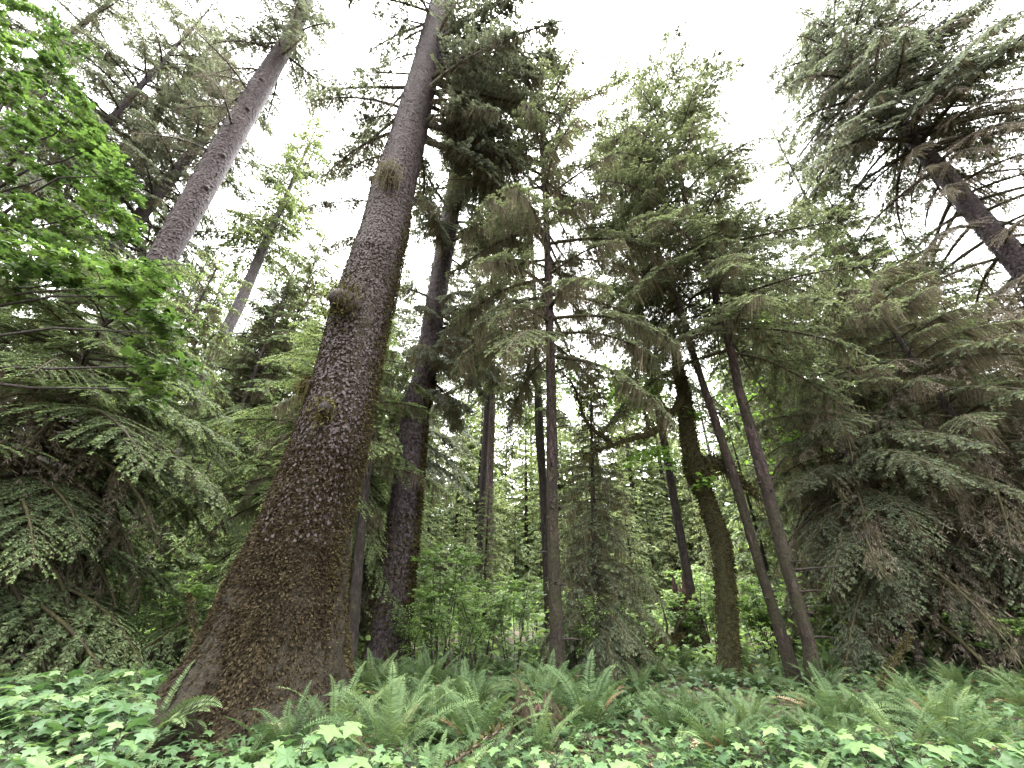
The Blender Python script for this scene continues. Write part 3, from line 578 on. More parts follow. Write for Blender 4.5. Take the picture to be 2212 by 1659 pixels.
def left_maple():
    base = np.array([-15.5, 7.0, 0.0]); root = empty('maple_tree', base, 'bright green maple leaves filling the upper left corner', 'tree')
    rng = np.random.default_rng(301); g = Geo()
    tube(g, np.array([[0, 0, -.3], [.1, 0, 3], [.2, .2, 6], [.3, .2, 9], [.4, .2, 12]]), [.34, .28, .24, .17, .05], 12, 0, .5); g.build('trunk', [M['mossy_bark']], root)
    g = Geo(); gl = Geo()
    # crown clusters where the photograph shows bright leaves: (px, py, Y, count, spread)
    cl = [(60, 60, 7.2, 520, 1.6), (40, 200, 7.0, 560, 1.6), (120, 150, 7.0, 520, 1.5), (150, 260, 6.8, 520, 1.4), (195, 320, 6.8, 360, .95), (245, 380, 6.6, 220, .65), (110, 380, 7.0, 420, 1.3), (30, 470, 6.8, 360, 1.2), (90, 560, 6.6, 320, 1.1),
          (20, 330, 7.2, 420, 1.4), (180, 600, 6.4, 260, .9), (260, 620, 6.2, 230, .7), (320, 640, 6.2, 200, .65), (345, 720, 6.2, 150, .55), (360, 790, 6.2, 130, .5), (325, 840, 6.2, 60, .32), (150, 480, 7.0, 240, 1.1), (200, 460, 6.6, 240, .8), (55, 600, 6.4, 200, .9)]
    for (px, py, Y, n, sp) in cl:
        c = P(px, py, Y) - base; c[2] += 0
        # twig shoots inside the cluster, flat layered leaves along them
        k = 11
        for q in range(k):
            a = rng.uniform(-1.3, 1.3); o = c + rng.normal(0, sp * .42, 3) * np.array([1, 1, .8]); L = sp * rng.uniform(.5, .9)
            dirn = np.array([math.cos(a), math.sin(a) * .8 - .2, rng.uniform(-.55, .1)])
            m = int(1.35 * n) // k; t = rng.uniform(-.5, .6, m)[:, None]; pp = o + dirn * L * t + rng.normal(0, .10, (m, 3)) * np.array([1, 1, .45])
            aa = rng.uniform(0, 6.28, m); d = np.stack([np.cos(aa) * .8 + dirn[0] * .5, np.sin(aa) * .8, -.3 + 0 * aa], 1)
            leaves(gl, LEAF_S, pp, d, np.array([.05, -.25, 1.0]) + rng.normal(0, .30, (m, 3)), .145 * rng.uniform(.6, 1.25, m), 0, np.clip(rng.normal(.48 + .14 * rng.normal(), .14, m), 0, 1))
            tube(g, [o - dirn * L * .5, o, o + dirn * L * .6], [.012, .009, .004], 4, 0, .5)
        st = np.array([.3, .2, np.clip(c[2] * .75, 4, 11)]); md = (st + c) / 2 + np.array([0, 0, .9])
        tube(g, [st, (st + md) / 2 + rng.normal(0, .1, 3), md, (md + c) / 2 + rng.normal(0, .12, 3), c], [.06, .05, .035, .022, .010], 6, 0, .5)
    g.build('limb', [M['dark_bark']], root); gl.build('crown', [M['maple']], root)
left_maple()

def mossy_maple():
    E = [(1463, 1493, 860), (1468, 1501, 930), (1474, 1512, 985), (1480, 1527, 1030), (1508, 1545, 1080), (1538, 1581, 1180), (1546, 1589, 1280), (1549, 1592, 1350), (1549, 1602, 1450)]
    Y = 12.0; p, r = path_from_edges(E, Y); p2 = P(1455, 740, Y); p = np.vstack([p, p2[None]]); r = np.append(r, .12); st = Stem(p, r)
    root, t, b = hero('maple_tree', 'crooked mossy maple trunk with a thick moss covered stub arm', 'tree', st, 201, 'mossy_bark', 28, .12, .09, .2, 4)
    rng = np.random.default_rng(202); g = Geo(); fur_on_stem(g, rng, st, b, 6500, .1, 9.5, .075, 0, (2.6, 6.8)); g.build('moss_coat', [M['moss_lit']], t)
    def arm(nodes, rad, k, L, name='limb'):
        pts = np.array([P(a, c, y) for a, c, y in nodes]) - b; g = Geo(); tt = np.linspace(0, 1, 14); s = np.linspace(0, 1, len(pts))
        q = np.stack([np.interp(tt, s, pts[:, i]) for i in range(3)], 1); q[1:-1] += rng.normal(0, .02, (12, 3)); rr = np.interp(tt, s, rad)
        tube(g, q, rr, 9, 0, .5); o = g.build(name, [M['mossy_bark']], root)
        g = Geo(); i = rng.integers(0, 14, k); nr = nrm(rng.normal(0, 1, (k, 3))); nr[:, 2] = np.abs(nr[:, 2]) * .8
        moss_fur(g, rng, q[i] + nr * rr[i][:, None] * 1.0 + rng.normal(0, .06, (k, 3)), nr, .11, 0, .2)
        strands(g, rng, q[i[: k // 3]] + rng.normal(0, .07, (k // 3, 3)), L * rng.gamma(2, .4, k // 3), .016 * rng.uniform(.6, 1.4, k // 3), 0, rng.uniform(.3, .7, k // 3))
        g.build('moss_coat', [M['moss_lit']], o)  # brighter moss colour stands in for light on the arms
    arm([(1495, 1020, 12), (1515, 1003, 11.7), (1545, 1000, 11.5), (1570, 1015, 11.4)], [.26, .22, .20, .13], 900, .15)
    arm([(1505, 1035, 11.8), (1520, 1022, 11.6), (1535, 1030, 11.4)], [.22, .22, .13], 420, .12)
    arm([(1560, 1008, 11.6), (1590, 1030, 11.6), (1615, 1050, 11.6), (1640, 1080, 11.6)], [.10, .09, .08, .05], 420, .35)
    arm([(1480, 850, 12), (1455, 890, 11.8), (1430, 915, 11.6), (1405, 937, 11.5), (1370, 948, 11.5), (1320, 958, 11.5), (1265, 985, 11.6)], [.12, .13, .12, .11, .08, .06, .03], 900, .25)
    arm([(1405, 937, 11.5), (1395, 900, 11.4), (1380, 850, 11.4), (1370, 800, 11.4)], [.06, .045, .035, .02], 160, .2)
    arm([(1320, 958, 11.5), (1270, 920, 11.4), (1250, 870, 11.4), (1235, 825, 11.4), (1200, 790, 11.4)], [.07, .06, .05, .035, .02], 300, .35)
    g = Geo()
    for (px, py, Yc, n, sp) in [(1330, 830, 12.2, 260, 1.0), (1260, 800, 12.4, 220, .9), (1410, 840, 12.4, 220, .8), (1390, 990, 12, 90, .5), (1440, 985, 12, 80, .45), (1370, 870, 12.5, 180, .8), (1500, 900, 12, 60, .5), (1530, 1040, 11.2, 25, .3), (1640, 900, 14, 240, 1.2), (1700, 960, 14, 220, 1.2), (1650, 690, 15, 300, 1.1), (1770, 880, 15, 260, 1.3), (1880, 940, 15, 260, 1.4)]:
        c = P(px, py, Yc) - b
        for q in range(4): spray_of_leaves(g, rng, c + rng.normal(0, sp * .4, 3), (sp, sp, sp * .35), n // 3, .15, 0, .6)
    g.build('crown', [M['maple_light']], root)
mossy_maple()

# ------------------------------------------------------------------ background trees: a few kinds, copied
def proto(name, H, r0, z0, Lf, n, mats, bark, seed, pitch=(-14, 32), temps='far'):
    st = Stem([[0, 0, -.3], [0, 0, H * .5], [.1, 0, H]], [r0, r0 * .62, .02]); root = empty(name, (0, 0, 0), 'x', 'tree')
    g = Geo(); st.mesh(g, (0, 0, 0), seed, 12, .6, .05, .3, 5); g.build('trunk', [M[bark]], root)
    g = Geo(); crown(g, np.random.default_rng(seed), st.c, z0, H, TEM[temps], Lf, n, pitch=pitch, rad=st.rad); g.build('crown', crown_mats(mats), root)
    return root
PR = {
    'a': (proto('hemlock_tree', 22, .26, 1.5, lambda u: 4.0 - 3.2 * u, 120, 'far', 'dark_bark', 501), 22),
    'b': (proto('hemlock_tree', 24, .30, 4.0, lambda u: 4.2 - 3.0 * u ** 1.3, 110, 'hemlock', 'brown_bark', 502), 24),
    'c': (proto('spruce_tree', 34, .50, 11, lambda u: 4.8 - 3.6 * u, 120, 'spruce', 'spruce_bark_tall', 503), 34),
    'd': (proto('hemlock_tree', 9, .10, .4, lambda u: 2.3 - 1.9 * u, 74, 'far', 'dark_bark', 504, (-18, 25)), 9),
    'e': (proto('hemlock_tree', 15, .16, .8, lambda u: 3.2 - 2.6 * u, 96, 'hemlock', 'dark_bark', 505, (-20, 28)), 15),
}
# row of the highest foliage allowed in the background, by column (2212 wide frame)
SKX = [-600, 0, 230, 330, 430, 520, 575, 700, 800, 1000, 1100, 1210, 1300, 1420, 1600, 1720, 1830, 1960, 2212, 2800]
SKY = [200, 150, 300, 430, 480, 560, 640, 560, 520, 470, 260, 330, 330, 330, 380, 430, 520, 520, 430, 300]
WHERE = [(-900, 60, 'at far left'), (60, 330, 'behind the left edge hemlock'), (330, 560, 'around the pale grey trunk'), (560, 800, 'behind the huge mossy trunk'), (800, 1000, 'behind the dark moss hung spruce'), (1000, 1170, 'around the pinkish trunk'),
         (1170, 1300, 'behind the slender middle trunk'), (1300, 1480, 'beside the crooked maple'), (1480, 1640, 'behind the crooked mossy maple'), (1640, 1800, 'behind the twin brown trunks'), (1800, 2000, 'behind the thin dark hemlock'), (2000, 2212, 'at the right edge'), (2212, 4000, 'beyond the right edge')]
KIND = {'a': 'full light green hemlock', 'b': 'mid green brown trunked hemlock', 'c': 'tall grey green spruce', 'd': 'small bushy young hemlock', 'e': 'half grown hemlock'}
def depth_word(Y): return 'in the near row' if Y < 19 else 'in the second row' if Y < 26 else 'in the third row' if Y < 36 else 'in the farthest row'
PR['f'] = (proto('hemlock_tree', 24, .30, 3.0, lambda u: 4.6 - 3.4 * u, 110, 'far', 'dark_bark', 506, temps='farther'), 24)
PR['g'] = (proto('spruce_tree', 34, .45, 9, lambda u: 5.0 - 3.6 * u, 110, 'spruce', 'grey_bark', 507, temps='farther'), 34)
KIND['f'] = 'full pale hemlock'; KIND['g'] = 'tall greyish spruce'
used_proto = set()
def bg(kind, x, y, h, rz):
    root, H0 = PR[kind]
    o = root if kind not in used_proto else copy_tree(root); used_proto.add(kind)
    s = h / H0; o.location = (x, y, float(ground_z(x, y)) - .1); o.scale = (s ** .8, s ** .8, s); o.rotation_euler = (0, 0, rz)
    px, _ = to_px((x, y, 1.9)); w = next(t for a, b_, t in WHERE if a <= px < b_)
    tag(o, f'{KIND[kind]} {depth_word(y)} {w}', 'tree', 'background trees of the wood')
rngb = np.random.default_rng(77)
def row(Y, px0, px1, step, kinds, hmin, hmax, glade=None):
    px = px0
    while px < px1:
        y = Y + rngb.uniform(-2, 2); q = px + rngb.uniform(-.3, .3) * step
        d = ray(q, 1281); x = d[0] * y / d[1]
        if glade and any(a_ < q < b_ for a_, b_ in glade): px += step; continue
        # highest row the crown tip may reach: follow the stem up
        h = rngb.uniform(hmin, hmax)
        for _ in range(40):
            tx, ty = to_px((x, y, h))
            if ty >= np.interp(tx, SKX, SKY) + rngb.uniform(0, 40): break
            h *= .95
        k = kinds[rngb.integers(len(kinds))]
        if h < 12 and k in 'abc': k = 'e' if h > 7 else 'd'
        bg(k, x, y, h, rngb.uniform(0, 6.28)); px += step * rngb.uniform(.75, 1.25)
row(16.5, -250, 2500, 180, 'ebde', 6, 14, [(-40, 330), (860, 1600)])
for px_, y_, h_ in [(345, 16, 8.5), (395, 17.5, 9.5), (300, 15, 7.5), (450, 19, 11)]:
    d_ = ray(px_, 1281); bg('e', d_[0] * y_ / d_[1], y_, h_, px_)
row(18, 900, 1640, 150, 'ded', 4, 8)
row(23, -200, 2450, 150, 'aabe', 12, 24, [(-60, 300), (820, 1700)])
row(24, 860, 1680, 170, 'dee', 5, 11)
row(30, -150, 900, 100, 'abbac', 28, 44)
row(30, 1800, 2450, 95, 'abbac', 26, 44)
row(36, 650, 1850, 60, 'ede', 7, 15)
row(42, -100, 800, 80, 'ffg', 22, 36)
row(42, 800, 1750, 74, 'ffe', 15, 28)
row(48, 780, 1780, 70, 'fe', 14, 26)
row(42, 1750, 2350, 80, 'ffg', 22, 36)
row(54, -100, 2350, 66, 'ffg', 24, 38)
row(68, -50, 2300, 46, 'f', 16, 26)

for kk, (rt_, _) in PR.items():
    if kk not in used_proto:
        for ch in list(rt_.children): bpy.data.objects.remove(ch)
        bpy.data.objects.remove(rt_)

# ------------------------------------------------------------------ undergrowth
def shrub_proto(seed, H, n_stem, n_leaf, size, sp, mat, shape, bark='dark_bark'):
    rng = np.random.default_rng(seed); root = empty('vine_maple', (0, 0, 0), 'x', 'shrub'); g = Geo(); gl = Geo()
    for s in range(n_stem):
        a = rng.uniform(0, 6.28); top = np.array([math.cos(a) * sp * rng.uniform(.3, 1), math.sin(a) * sp * rng.uniform(.3, 1), H * rng.uniform(.6, 1)])
        b0 = np.array([math.cos(a), math.sin(a), 0]) * .15 - np.array([0, 0, .1]); mid = b0 * .6 + top * .4 + np.array([0, 0, H * .12])
        tube(g, [b0, (b0 + mid) / 2 + rng.normal(0, .05, 3), mid, (mid + top) / 2 + rng.normal(0, .06, 3), top], [.022, .018, .014, .009, .004], 5, 0, .5)
        for q in range(9):
            t = rng.uniform(.35, 1); c = (mid + (top - mid) * (t - .35) / .65); aa = rng.uniform(0, 6.28); L = rng.uniform(.3, .8) * H * .28
            e = c + np.array([math.cos(aa) * L, math.sin(aa) * L, rng.uniform(-.1, .25) * L]); tube(g, [c, (c + e) / 2 + [0, 0, .03], e], [.007, .005, .002], 3, 0, .5, False, False)
            m = n_leaf // (n_stem * 9); u = rng.uniform(.1, 1.1, m)[:, None]; p = c + (e - c) * u + rng.normal(0, .07, (m, 3)) * np.array([1, 1, .4])
            la = rng.uniform(0, 6.28, m); d = np.stack([np.cos(la), np.sin(la), -.3 + 0 * la], 1)
            leaves(gl, shape, p, d, np.array([0, 0, 1.]) + rng.normal(0, .3, (m, 3)), size * rng.uniform(.6, 1.3, m), 0, np.clip(rng.normal(.5, .16, m), 0, 1))
    g.build('stem', [M[bark]], root); gl.build('foliage', [M[mat]], root); return root
OVAL = (np.array([[.5, 0, 0.03], [0, 0, 0], [.3, .24, 0], [.7, .22, -.03], [1, 0, -.08], [.7, -.22, -.03], [.3, -.24, 0]]), np.array([[0, i, i % 6 + 1] for i in range(1, 7)]))
SH = [shrub_proto(601, 3.0, 7, 1500, .10, 1.2, 'vine', LEAF_S), shrub_proto(602, 2.2, 6, 1200, .09, 1.0, 'vine', LEAF_S), shrub_proto(603, 1.7, 8, 1900, .055, .9, 'vine', OVAL)]
SH[2].name = 'huckleberry_bush'
used_s = set()
def shrub(k, px, py, Y, s, label, group='bushes under the trees'):
    o = SH[k] if k not in used_s else copy_tree(SH[k]); used_s.add(k)
    q = P(px, py, Y); o.location = (q[0], Y, float(ground_z(q[0], Y))); o.scale = (s, s, s); o.rotation_euler = (0, 0, px * .7)
    tag(o, label, 'shrub', group)
for k, px, Y, s, lab in [
    (0, 960, 12.5, 1.15, 'airy bright green vine maple right of the dark moss hung spruce'), (1, 1040, 13, 1.1, 'vine maple below the straight pinkish trunk'), (0, 1110, 13.5, .9, 'vine maple just left of the slender middle trunk'),
    (2, 900, 12, 1.0, 'small leaved bush at the foot of the dark moss hung spruce'), (2, 1000, 11.5, 1.1, 'low twiggy bush below the vine maples'), (2, 1250, 12, 1.2, 'blue green bush right of the slender middle trunk'), (1, 1390, 14, .9, 'bush under the young conical hemlock'),
    (1, 1490, 15, 1.2, 'pale bush left of the crooked mossy maple'), (0, 1620, 15, .9, 'bush between the crooked maple and the twin trunks'), (1, 1800, 14, 1.0, 'bright bush right of the twin trunks'), (2, 1880, 13.5, 1.2, 'low bush below the thin dark hemlock'), (0, 2010, 12.5, .8, 'bush at the right end of the fern field'), (1, 2120, 11, .9, 'bright flat leaved bush close to the right edge'), (2, 2200, 12, 1.3, 'bluish bush at the right edge below the dark sprays'),
    (1, 420, 10.5, 1.1, 'pale green bush left of the huge trunk base'), (2, 350, 11, 1.2, 'dense low bush between the hemlock and the huge trunk base'), (0, 270, 12, .7, 'bush under the drooping left hemlock'), (2, 180, 10.5, 1.0, 'leafy bush beside the thin black stem'), (1, 90, 11.5, .8, 'bush behind the thin black stem'), (2, 250, 9.5, .9, 'low bush in front of the drooping left hemlock')]:
    shrub(k, px, 1281, Y, s, lab)
rngs = np.random.default_rng(650)
for i in range(26):
    px, Y = rngs.uniform(850, 2250), rngs.uniform(14, 22); shrub(int(rngs.integers(3)), px, 1281, Y, rngs.uniform(.7, 1.2), 'bush in the open understorey behind the fern field')
for i in range(14):
    px, Y = rngs.uniform(-40, 480), rngs.uniform(10, 16); shrub(int(rngs.integers(3)), px, 1281, Y, rngs.uniform(.6, 1.0), 'bush behind the leafy plants at left')

# ferns
def fern_proto(seed, nf, L, dead=3, upright=.55):
    rng = np.random.default_rng(seed); root = empty('sword_fern', (0, 0, 0), 'x', 'fern'); g = Geo(); gd = Geo(); dm = 0
    for i in range(nf + dead):
        isd = i >= nf; gg = gd if isd else g; a = i * 2.399 + rng.normal(0, .3); l = L * rng.uniform(.65, 1.1)
        el = math.radians(rng.normal(62, 16) if not isd else rng.normal(35, 14)); el = min(el, math.radians(86))
        bend = rng.uniform(.4, 1.3) + (.3 if isd else 0); n = 44; t = np.linspace(0, 1, n)
        th = el - bend * 1.35 * t ** 1.7; ds = l / (n - 1); hx = np.concatenate([[0], np.cumsum(np.cos(th[:-1]) * ds)]); hz = np.concatenate([[0], np.cumsum(np.sin(th[:-1]) * ds)])
        side = np.array([-math.sin(a), math.cos(a), 0]); out = np.array([math.cos(a), math.sin(a), 0]); sway = rng.normal(0, .10) * l * t ** 2
        p = out * hx[:, None] + np.array([0, 0, 1.]) * hz[:, None] + side * sway[:, None] + out * .04
        tube(gg, p[::5], np.linspace(.006, .0015, len(p[::5])), 3, 0, .25, False, False)
        T = nrm(np.gradient(p, axis=0)); tw = rng.normal(0, .35); N0 = nrm(np.cross(T, side)); S = nrm(side * math.cos(tw) + N0 * math.sin(tw)); N0 = np.cross(S, T)
        q = p[5:]; tt = t[5:]; pl = l * .125 * np.clip(np.minimum((tt - .03) / .16, 1), .2, 1) * (1 - tt ** 2.4) ** .8 + .012
        tone = np.clip(rng.normal(.48, .12) + .3 * np.clip(tt - .75, 0, 1) + rng.normal(0, .05, len(tt)), 0, 1)
        for sd in (1, -1):
            d = S[5:] * sd + T[5:] * .28 + N0[5:] * rng.uniform(-.28, .05); jj = rng.normal(0, .07, d.shape)
            cards(gg, q, d + jj, N0[5:] + rng.normal(0, .2, d.shape), pl * rng.uniform(.85, 1.1, len(q)), np.full(len(q), l * .021), 0, tone, .3)
    g.build('fronds', [M['fern']], root)
    if dead: gd.build('withered_fronds', [M['fern_dead']], root)
    return root
FP = [fern_proto(701, 26, 1.15, 4), fern_proto(702, 32, 1.25, 2), fern_proto(703, 20, 1.0, 3), fern_proto(704, 24, .95, 0), fern_proto(705, 18, 1.2, 6)]
used_f = set()
def fern(k, x, y, s, rz, label, group):
    o = FP[k] if k not in used_f else copy_tree(FP[k]); used_f.add(k)
    o.location = (x, y, float(ground_z(x, y)) - .03); o.scale = (s, s, s); o.rotation_euler = (0, 0, rz); tag(o, label, 'fern', group)
GF = 'sword ferns of the forest floor'
for k, px, Y, s, lab in [(0, 640, 6.3, .95, 'sword fern with tan frond tips against the mossy trunk base'), (4, 735, 6.6, 1.15, 'tall sword fern with withered fronds right of the mossy trunk base'), (1, 850, 6.2, 1.1, 'large upright fern in front of the dark moss hung spruce'), (2, 560, 5.9, .8, 'small fern bending left over the trunk foot'),
                         (1, 1040, 6.8, 1.0, 'dark upright fern left of the old stump'), (3, 940, 7.2, 1.1, 'fern between the dark spruce foot and the old stump'), (1, 1265, 7.6, 1.15, 'tall narrow fern right of the slender middle trunk'), (4, 1160, 6.6, .85, 'arching fern lying over the old stump'), (0, 1545, 6.8, .95, 'fern with a dark woody crown in the middle of the right fern field'),
                         (3, 305, 5.2, .85, 'single bright fern standing left of the trunk foot'), (0, 350, 6.6, 1.1, 'upright fern close to the left side of the mossy trunk'), (2, 255, 6.8, .9, 'fern beside the left leafy plants'), (0, 1800, 8.0, 1.1, 'fern at the foot of the twin brown trunks'), (4, 1920, 6.4, .95, 'fern around a brown stub in the right foreground'), (1, 2010, 7.2, 1.0, 'tall fern at the right end of the fern field'),
                         (2, 1700, 5.2, .8, 'bright curling fern in the right foreground'), (3, 1400, 4.9, .6, 'small bright fern among the foreground leaves'), (3, 1180, 4.6, .5, 'tiny fern at the lower edge in the middle')]:
    d = ray(px, 1500); x = d[0] * Y / d[1]; fern(k, x, Y, s * .86, px * 1.3, lab, GF)
rngf = np.random.default_rng(710)
def scatter_ferns(n, px0, px1, Y0, Y1, s0, s1, label):
    for i in range(n):
        Y = Y0 + (Y1 - Y0) * rngf.random() ** .8; d = ray(rngf.uniform(px0, px1), 1440); x = d[0] * Y / d[1]
        fern(int(rngf.integers(5)), x, Y, rngf.uniform(s0, s1), rngf.uniform(0, 6.28), label, GF)
scatter_ferns(100, 1200, 2300, 6.2, 12.5, .45, .72, 'one of the many ferns filling the fern field at right')
scatter_ferns(34, 900, 2000, 11.5, 15.5, .6, .9, 'fern in the farthest part of the fern field')
scatter_ferns(26, 800, 1200, 7.2, 11, .6, .9, 'fern in the band between the dark spruce and the slender trunk')
scatter_ferns(14, -50, 420, 6.5, 9.5, .6, .85, 'fern among the leafy plants at left')
scatter_ferns(16, 900, 2250, 4.6, 6.2, .4, .65, 'low fern showing between the foreground leaves')

# broad leaved plants
def plant_proto(seed, H, n, size, shp='LEAF'):
    rng = np.random.default_rng(seed); root = empty('leafy_plant', (0, 0, 0), 'x', 'plant'); g = Geo(); gl = Geo()
    tube(g, [[0, 0, -.05], [.02, .01, H * .5], [.03, -.02, H * .92]], [.008, .006, .003], 5, 0, .5)
    for i in range(n):
        z = H * (.35 + .62 * (i + rng.random()) / n); a = i * 2.399 + rng.normal(0, .4); L = rng.uniform(.08, .24) * (1.3 - .5 * z / H)
        c = np.array([.02, 0, z]); e = c + np.array([math.cos(a) * L, math.sin(a) * L, rng.uniform(.02, .10)])
        tube(g, [c, (c + e) / 2 + [0, 0, .02], e], [.004, .003, .002], 4, 0, .5, False, False)
        leaves(gl, globals()[shp], e[None], np.array([[math.cos(a), math.sin(a), -.25]]), np.array([[0, -.05, 1.]]) + rng.normal(0, .32, (1, 3)), np.array([size * rng.uniform(.45, 1.25)]), 0, np.clip(rng.normal(.5, .2, 1), 0, 1))
    g.build('stem', [M['dark_bark']], root); gl.build('foliage', [M['broad']], root); return root
PP = [plant_proto(801, .75, 21, .17), plant_proto(802, .62, 18, .16), plant_proto(803, .5, 15, .145), plant_proto(804, .85, 22, .16), plant_proto(805, .4, 13, .13), plant_proto(806, .55, 46, .085, 'OVAL'), plant_proto(807, .7, 22, .12)]
used_p = set()
def plant(k, x, y, s, rz, label):
    o = PP[k] if k not in used_p else copy_tree(PP[k]); used_p.add(k)
    o.location = (x, y, float(ground_z(x, y)) - .02); o.scale = (s, s, s); o.rotation_euler = (0, 0, rz); tag(o, label, 'plant', 'broad leaved plants of the forest floor')
rngp = np.random.default_rng(820)
def scatter_plants(n, px0, px1, Y0, Y1, s0, s1, kinds, label):
    for i in range(n):
        Y = rngp.uniform(Y0, Y1); d = ray(rngp.uniform(px0, px1), 1560); x = d[0] * Y / d[1]
        plant(int(kinds[rngp.integers(len(kinds))]), x, Y, rngp.uniform(s0, s1), rngp.uniform(0, 6.28), label)
scatter_plants(125, -120, 300, 3.9, 8.5, .7, 1.0, [0, 1, 3, 6, 0, 1], 'lobed leaf plant in the dense patch left of the huge trunk')
scatter_plants(14, 330, 560, 3.6, 4.5, .45, .65, [1, 2, 4], 'low lobed plant just in front of the flared trunk foot')
scatter_plants(30, 560, 800, 3.9, 5.4, .7, 1.0, [0, 1, 2], 'lobed leaf plant in front of the huge trunk foot')
scatter_plants(75, 780, 1300, 3.7, 5.3, .7, 1.0, [1, 2, 4, 5, 6], 'pale leafed plant along the lower edge in the middle')
scatter_plants(125, 1250, 2320, 3.6, 6.2, .65, .95, [0, 1, 2, 4, 5, 6], 'pale lobed plant in the right foreground')

# low green cover nobody could count
def ground_cover():
    rng = np.random.default_rng(830); g = Geo(); n = 26000
    y = 2.8 + 15 * rng.random(n) ** 1.35; x = rng.uniform(-1.35, 1.35, n) * (y + 1.5); z = ground_z(x, y) + .04 + .34 * rng.random(n)
    a = rng.uniform(0, 6.28, n); d = np.stack([np.cos(a), np.sin(a), -.2 + 0 * a], 1)
    leaves(g, LEAF_S, np.stack([x, y, z], 1), d, np.array([0, 0, 1.]) + rng.normal(0, .3, (n, 3)), .13 * rng.uniform(.5, 1.3, n), 0, np.clip(rng.normal(.42, .16, n), 0, 1))
    tag(g.build('ground_cover', [M['broad']]), 'low green leaves covering the forest floor', 'ground cover', kind='stuff')
    g = Geo(); n = 5000; y = 3.0 + 12 * rng.random(n); x = rng.uniform(-1.3, 1.3, n) * (y + 1); a = rng.uniform(0, 6.28, n)
    cards(g, np.stack([x, y, ground_z(x, y) + .02 + .05 * rng.random(n)], 1), np.stack([np.cos(a), np.sin(a), rng.normal(0, .3, n)], 1), np.array([0, 0, 1.]) + rng.normal(0, .4, (n, 3)), .10 * rng.uniform(.5, 1.6, n), .05 * rng.uniform(.4, 1.4, n), 0, rng.uniform(.1, .8, n))
    tag(g.build('leaf_litter', [M['fern_dead']]), 'brown fallen leaves and twigs on the soil', 'leaf litter', kind='stuff')
ground_cover()
def undergrowth():
    rng = np.random.default_rng(840); g = Geo(); n = 34000
    y = 12.5 + 55 * rng.random(n) ** 1.5; x = rng.uniform(-1.25, 1.25, n) * (y + 2)
    bush = .5 + .5 * np.sin(x * .9 + 2 * np.sin(y * .5)) * np.cos(y * .8 + x * .3)
    z = ground_z(x, y) + .1 + rng.random(n) ** .8 * (.5 + 2.0 * bush ** 2)
    a = rng.uniform(0, 6.28, n); d = np.stack([np.cos(a), np.sin(a), -.3 + 0 * a], 1)
    leaves(g, OVAL, np.stack([x, y, z], 1), d, np.array([0, 0, 1.]) + rng.normal(0, .4, (n, 3)), (.14 + .006 * y) * rng.uniform(.5, 1.3, n), 0, np.clip(rng.normal(.48, .16, n), 0, 1))
    tag(g.build('undergrowth', [M['vine']]), 'mass of low leafy bushes far under the trees', 'undergrowth', kind='stuff')
undergrowth()

# stumps
def stump(label, px, Y, r, h, seed, bark):
    d = ray(px, 1500); x = d[0] * Y / d[1]; rng = np.random.default_rng(seed); g = Geo(); n = 30; a = np.arange(n) / n * 2 * np.pi
    root = empty('tree_stump', (x, Y, float(ground_z(x, Y))), label, 'stump')
    zs = np.array([-.2, .05, .3, .55, .8, 1.0]); rr = np.array([1.5, 1.25, 1.02, .92, .85, .7]); top = 1 + .35 * np.sin(3 * a + 1) * .6 + .25 * rng.normal(0, 1, n)
    v = np.stack([np.stack([np.cos(a) * r * q * (1 + .12 * np.sin(4 * a + seed) + .05 * np.sin(9 * a)), np.sin(a) * r * q * (1 + .12 * np.sin(4 * a + seed)), h * z * (1 + (np.clip(top, .5, 1.6) - 1) * max(0, z) ** 2)], 1) for z, q in zip(zs, rr)])
    v = np.concatenate([v.reshape(-1, 3), [[0, 0, h * .55]]]); m = len(zs); i = np.arange(m - 1)[:, None] * n; j = np.arange(n)[None]; k = (j + 1) % n
    g.add(v, np.stack([i + j, i + k, i + n + k, i + n + j], -1).reshape(-1, 4), 0, .5, True); g.f.append((np.array([[(m - 1) * n + q, (m - 1) * n + (q + 1) % n, m * n] for q in range(n)]), 0, True))
    o = g.build('stump_body', [M[bark]], root)
    g = Geo(); c = 500; aa = rng.uniform(0, 6.28, c); zz = rng.random(c); nr = np.stack([np.cos(aa), np.sin(aa), .2 + 0 * aa], 1)
    moss_fur(g, rng, np.stack([np.cos(aa) * r * .95, np.sin(aa) * r * .95, h * zz], 1), nr, .08, 0); g.build('moss_coat', [M['moss_green']], root)
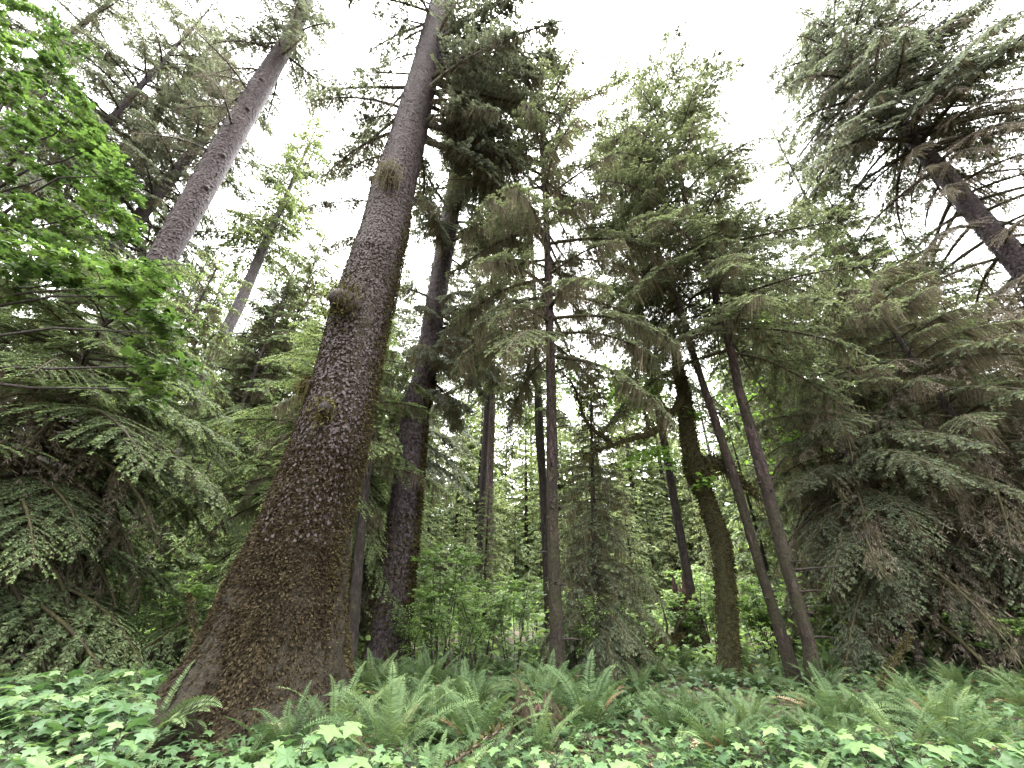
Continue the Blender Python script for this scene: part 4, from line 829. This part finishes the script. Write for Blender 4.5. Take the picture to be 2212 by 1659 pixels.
stump('reddish rotten stump overgrown by ferns at the foot of the slender middle trunk', 1165, 7.3, .36, .5, 901, 'rot')
stump('dark broken stump behind and left of the crooked mossy maple', 1515, 15.5, .45, 2.0, 902, 'rot')

# fallen wood
def fallen(label, a, c, r, seed, bark='mossy_bark'):
    rng = np.random.default_rng(seed); a, c = np.array(a, float), np.array(c, float); t = np.linspace(0, 1, 12)[:, None]
    root = empty('fallen_branch', (a + c) / 2, label, 'fallen branch'); o = np.array(root.location)
    p = a + (c - a) * t + rng.normal(0, r * .35, (12, 3)); g = Geo(); tube(g, p - o, r * (1.05 - .55 * t[:, 0]) * rng.uniform(.9, 1.1, 12), 10, 0, .5)
    for k in range(5):
        q = p[rng.integers(2, 11)]; d = nrm(rng.normal(0, 1, 3) + [0, 0, .6]); tube(g, [q - o, q + d * r * 3 - o, q + d * r * 5 + rng.normal(0, r, 3) - o], [r * .3, r * .2, r * .08], 5, 0, .5)
    g.build('branch_wood', [M[bark]], root); g = Geo(); n = int(900 * np.linalg.norm(c - a) * r / .1); i = rng.integers(0, 12, n); nr = nrm(rng.normal(0, 1, (n, 3))); nr[:, 2] = np.abs(nr[:, 2])
    w = rng.random(n)[:, None]; q = p[i] * (1 - w) + p[np.minimum(i + 1, 11)] * w
    moss_fur(g, rng, q + nr * r * .85 - o, nr, .06, 0, .1); g.build('moss_coat', [M['moss_lit']], root)
def gp(px, Y, z):
    d = ray(px, 1440); return [d[0] * Y / d[1], Y, z]
fallen('mossy fallen log lying behind the ferns below the young conical hemlock', gp(1330, 12.6, .35), gp(1480, 13.4, .75), .17, 951)
fallen('dark dead stick poking up from the bushes at left', gp(430, 8.6, .7), gp(355, 9.2, 1.75), .035, 952, 'dark_bark')
fallen('thin mossy branch leaning in the ferns right of the twin trunks', gp(1860, 9.0, .25), gp(1990, 9.8, 1.2), .05, 953)
fallen('broken pale stick among the front leaves left of the old stump', gp(980, 5.3, .35), gp(1090, 5.5, .62), .018, 954, 'pink_bark')
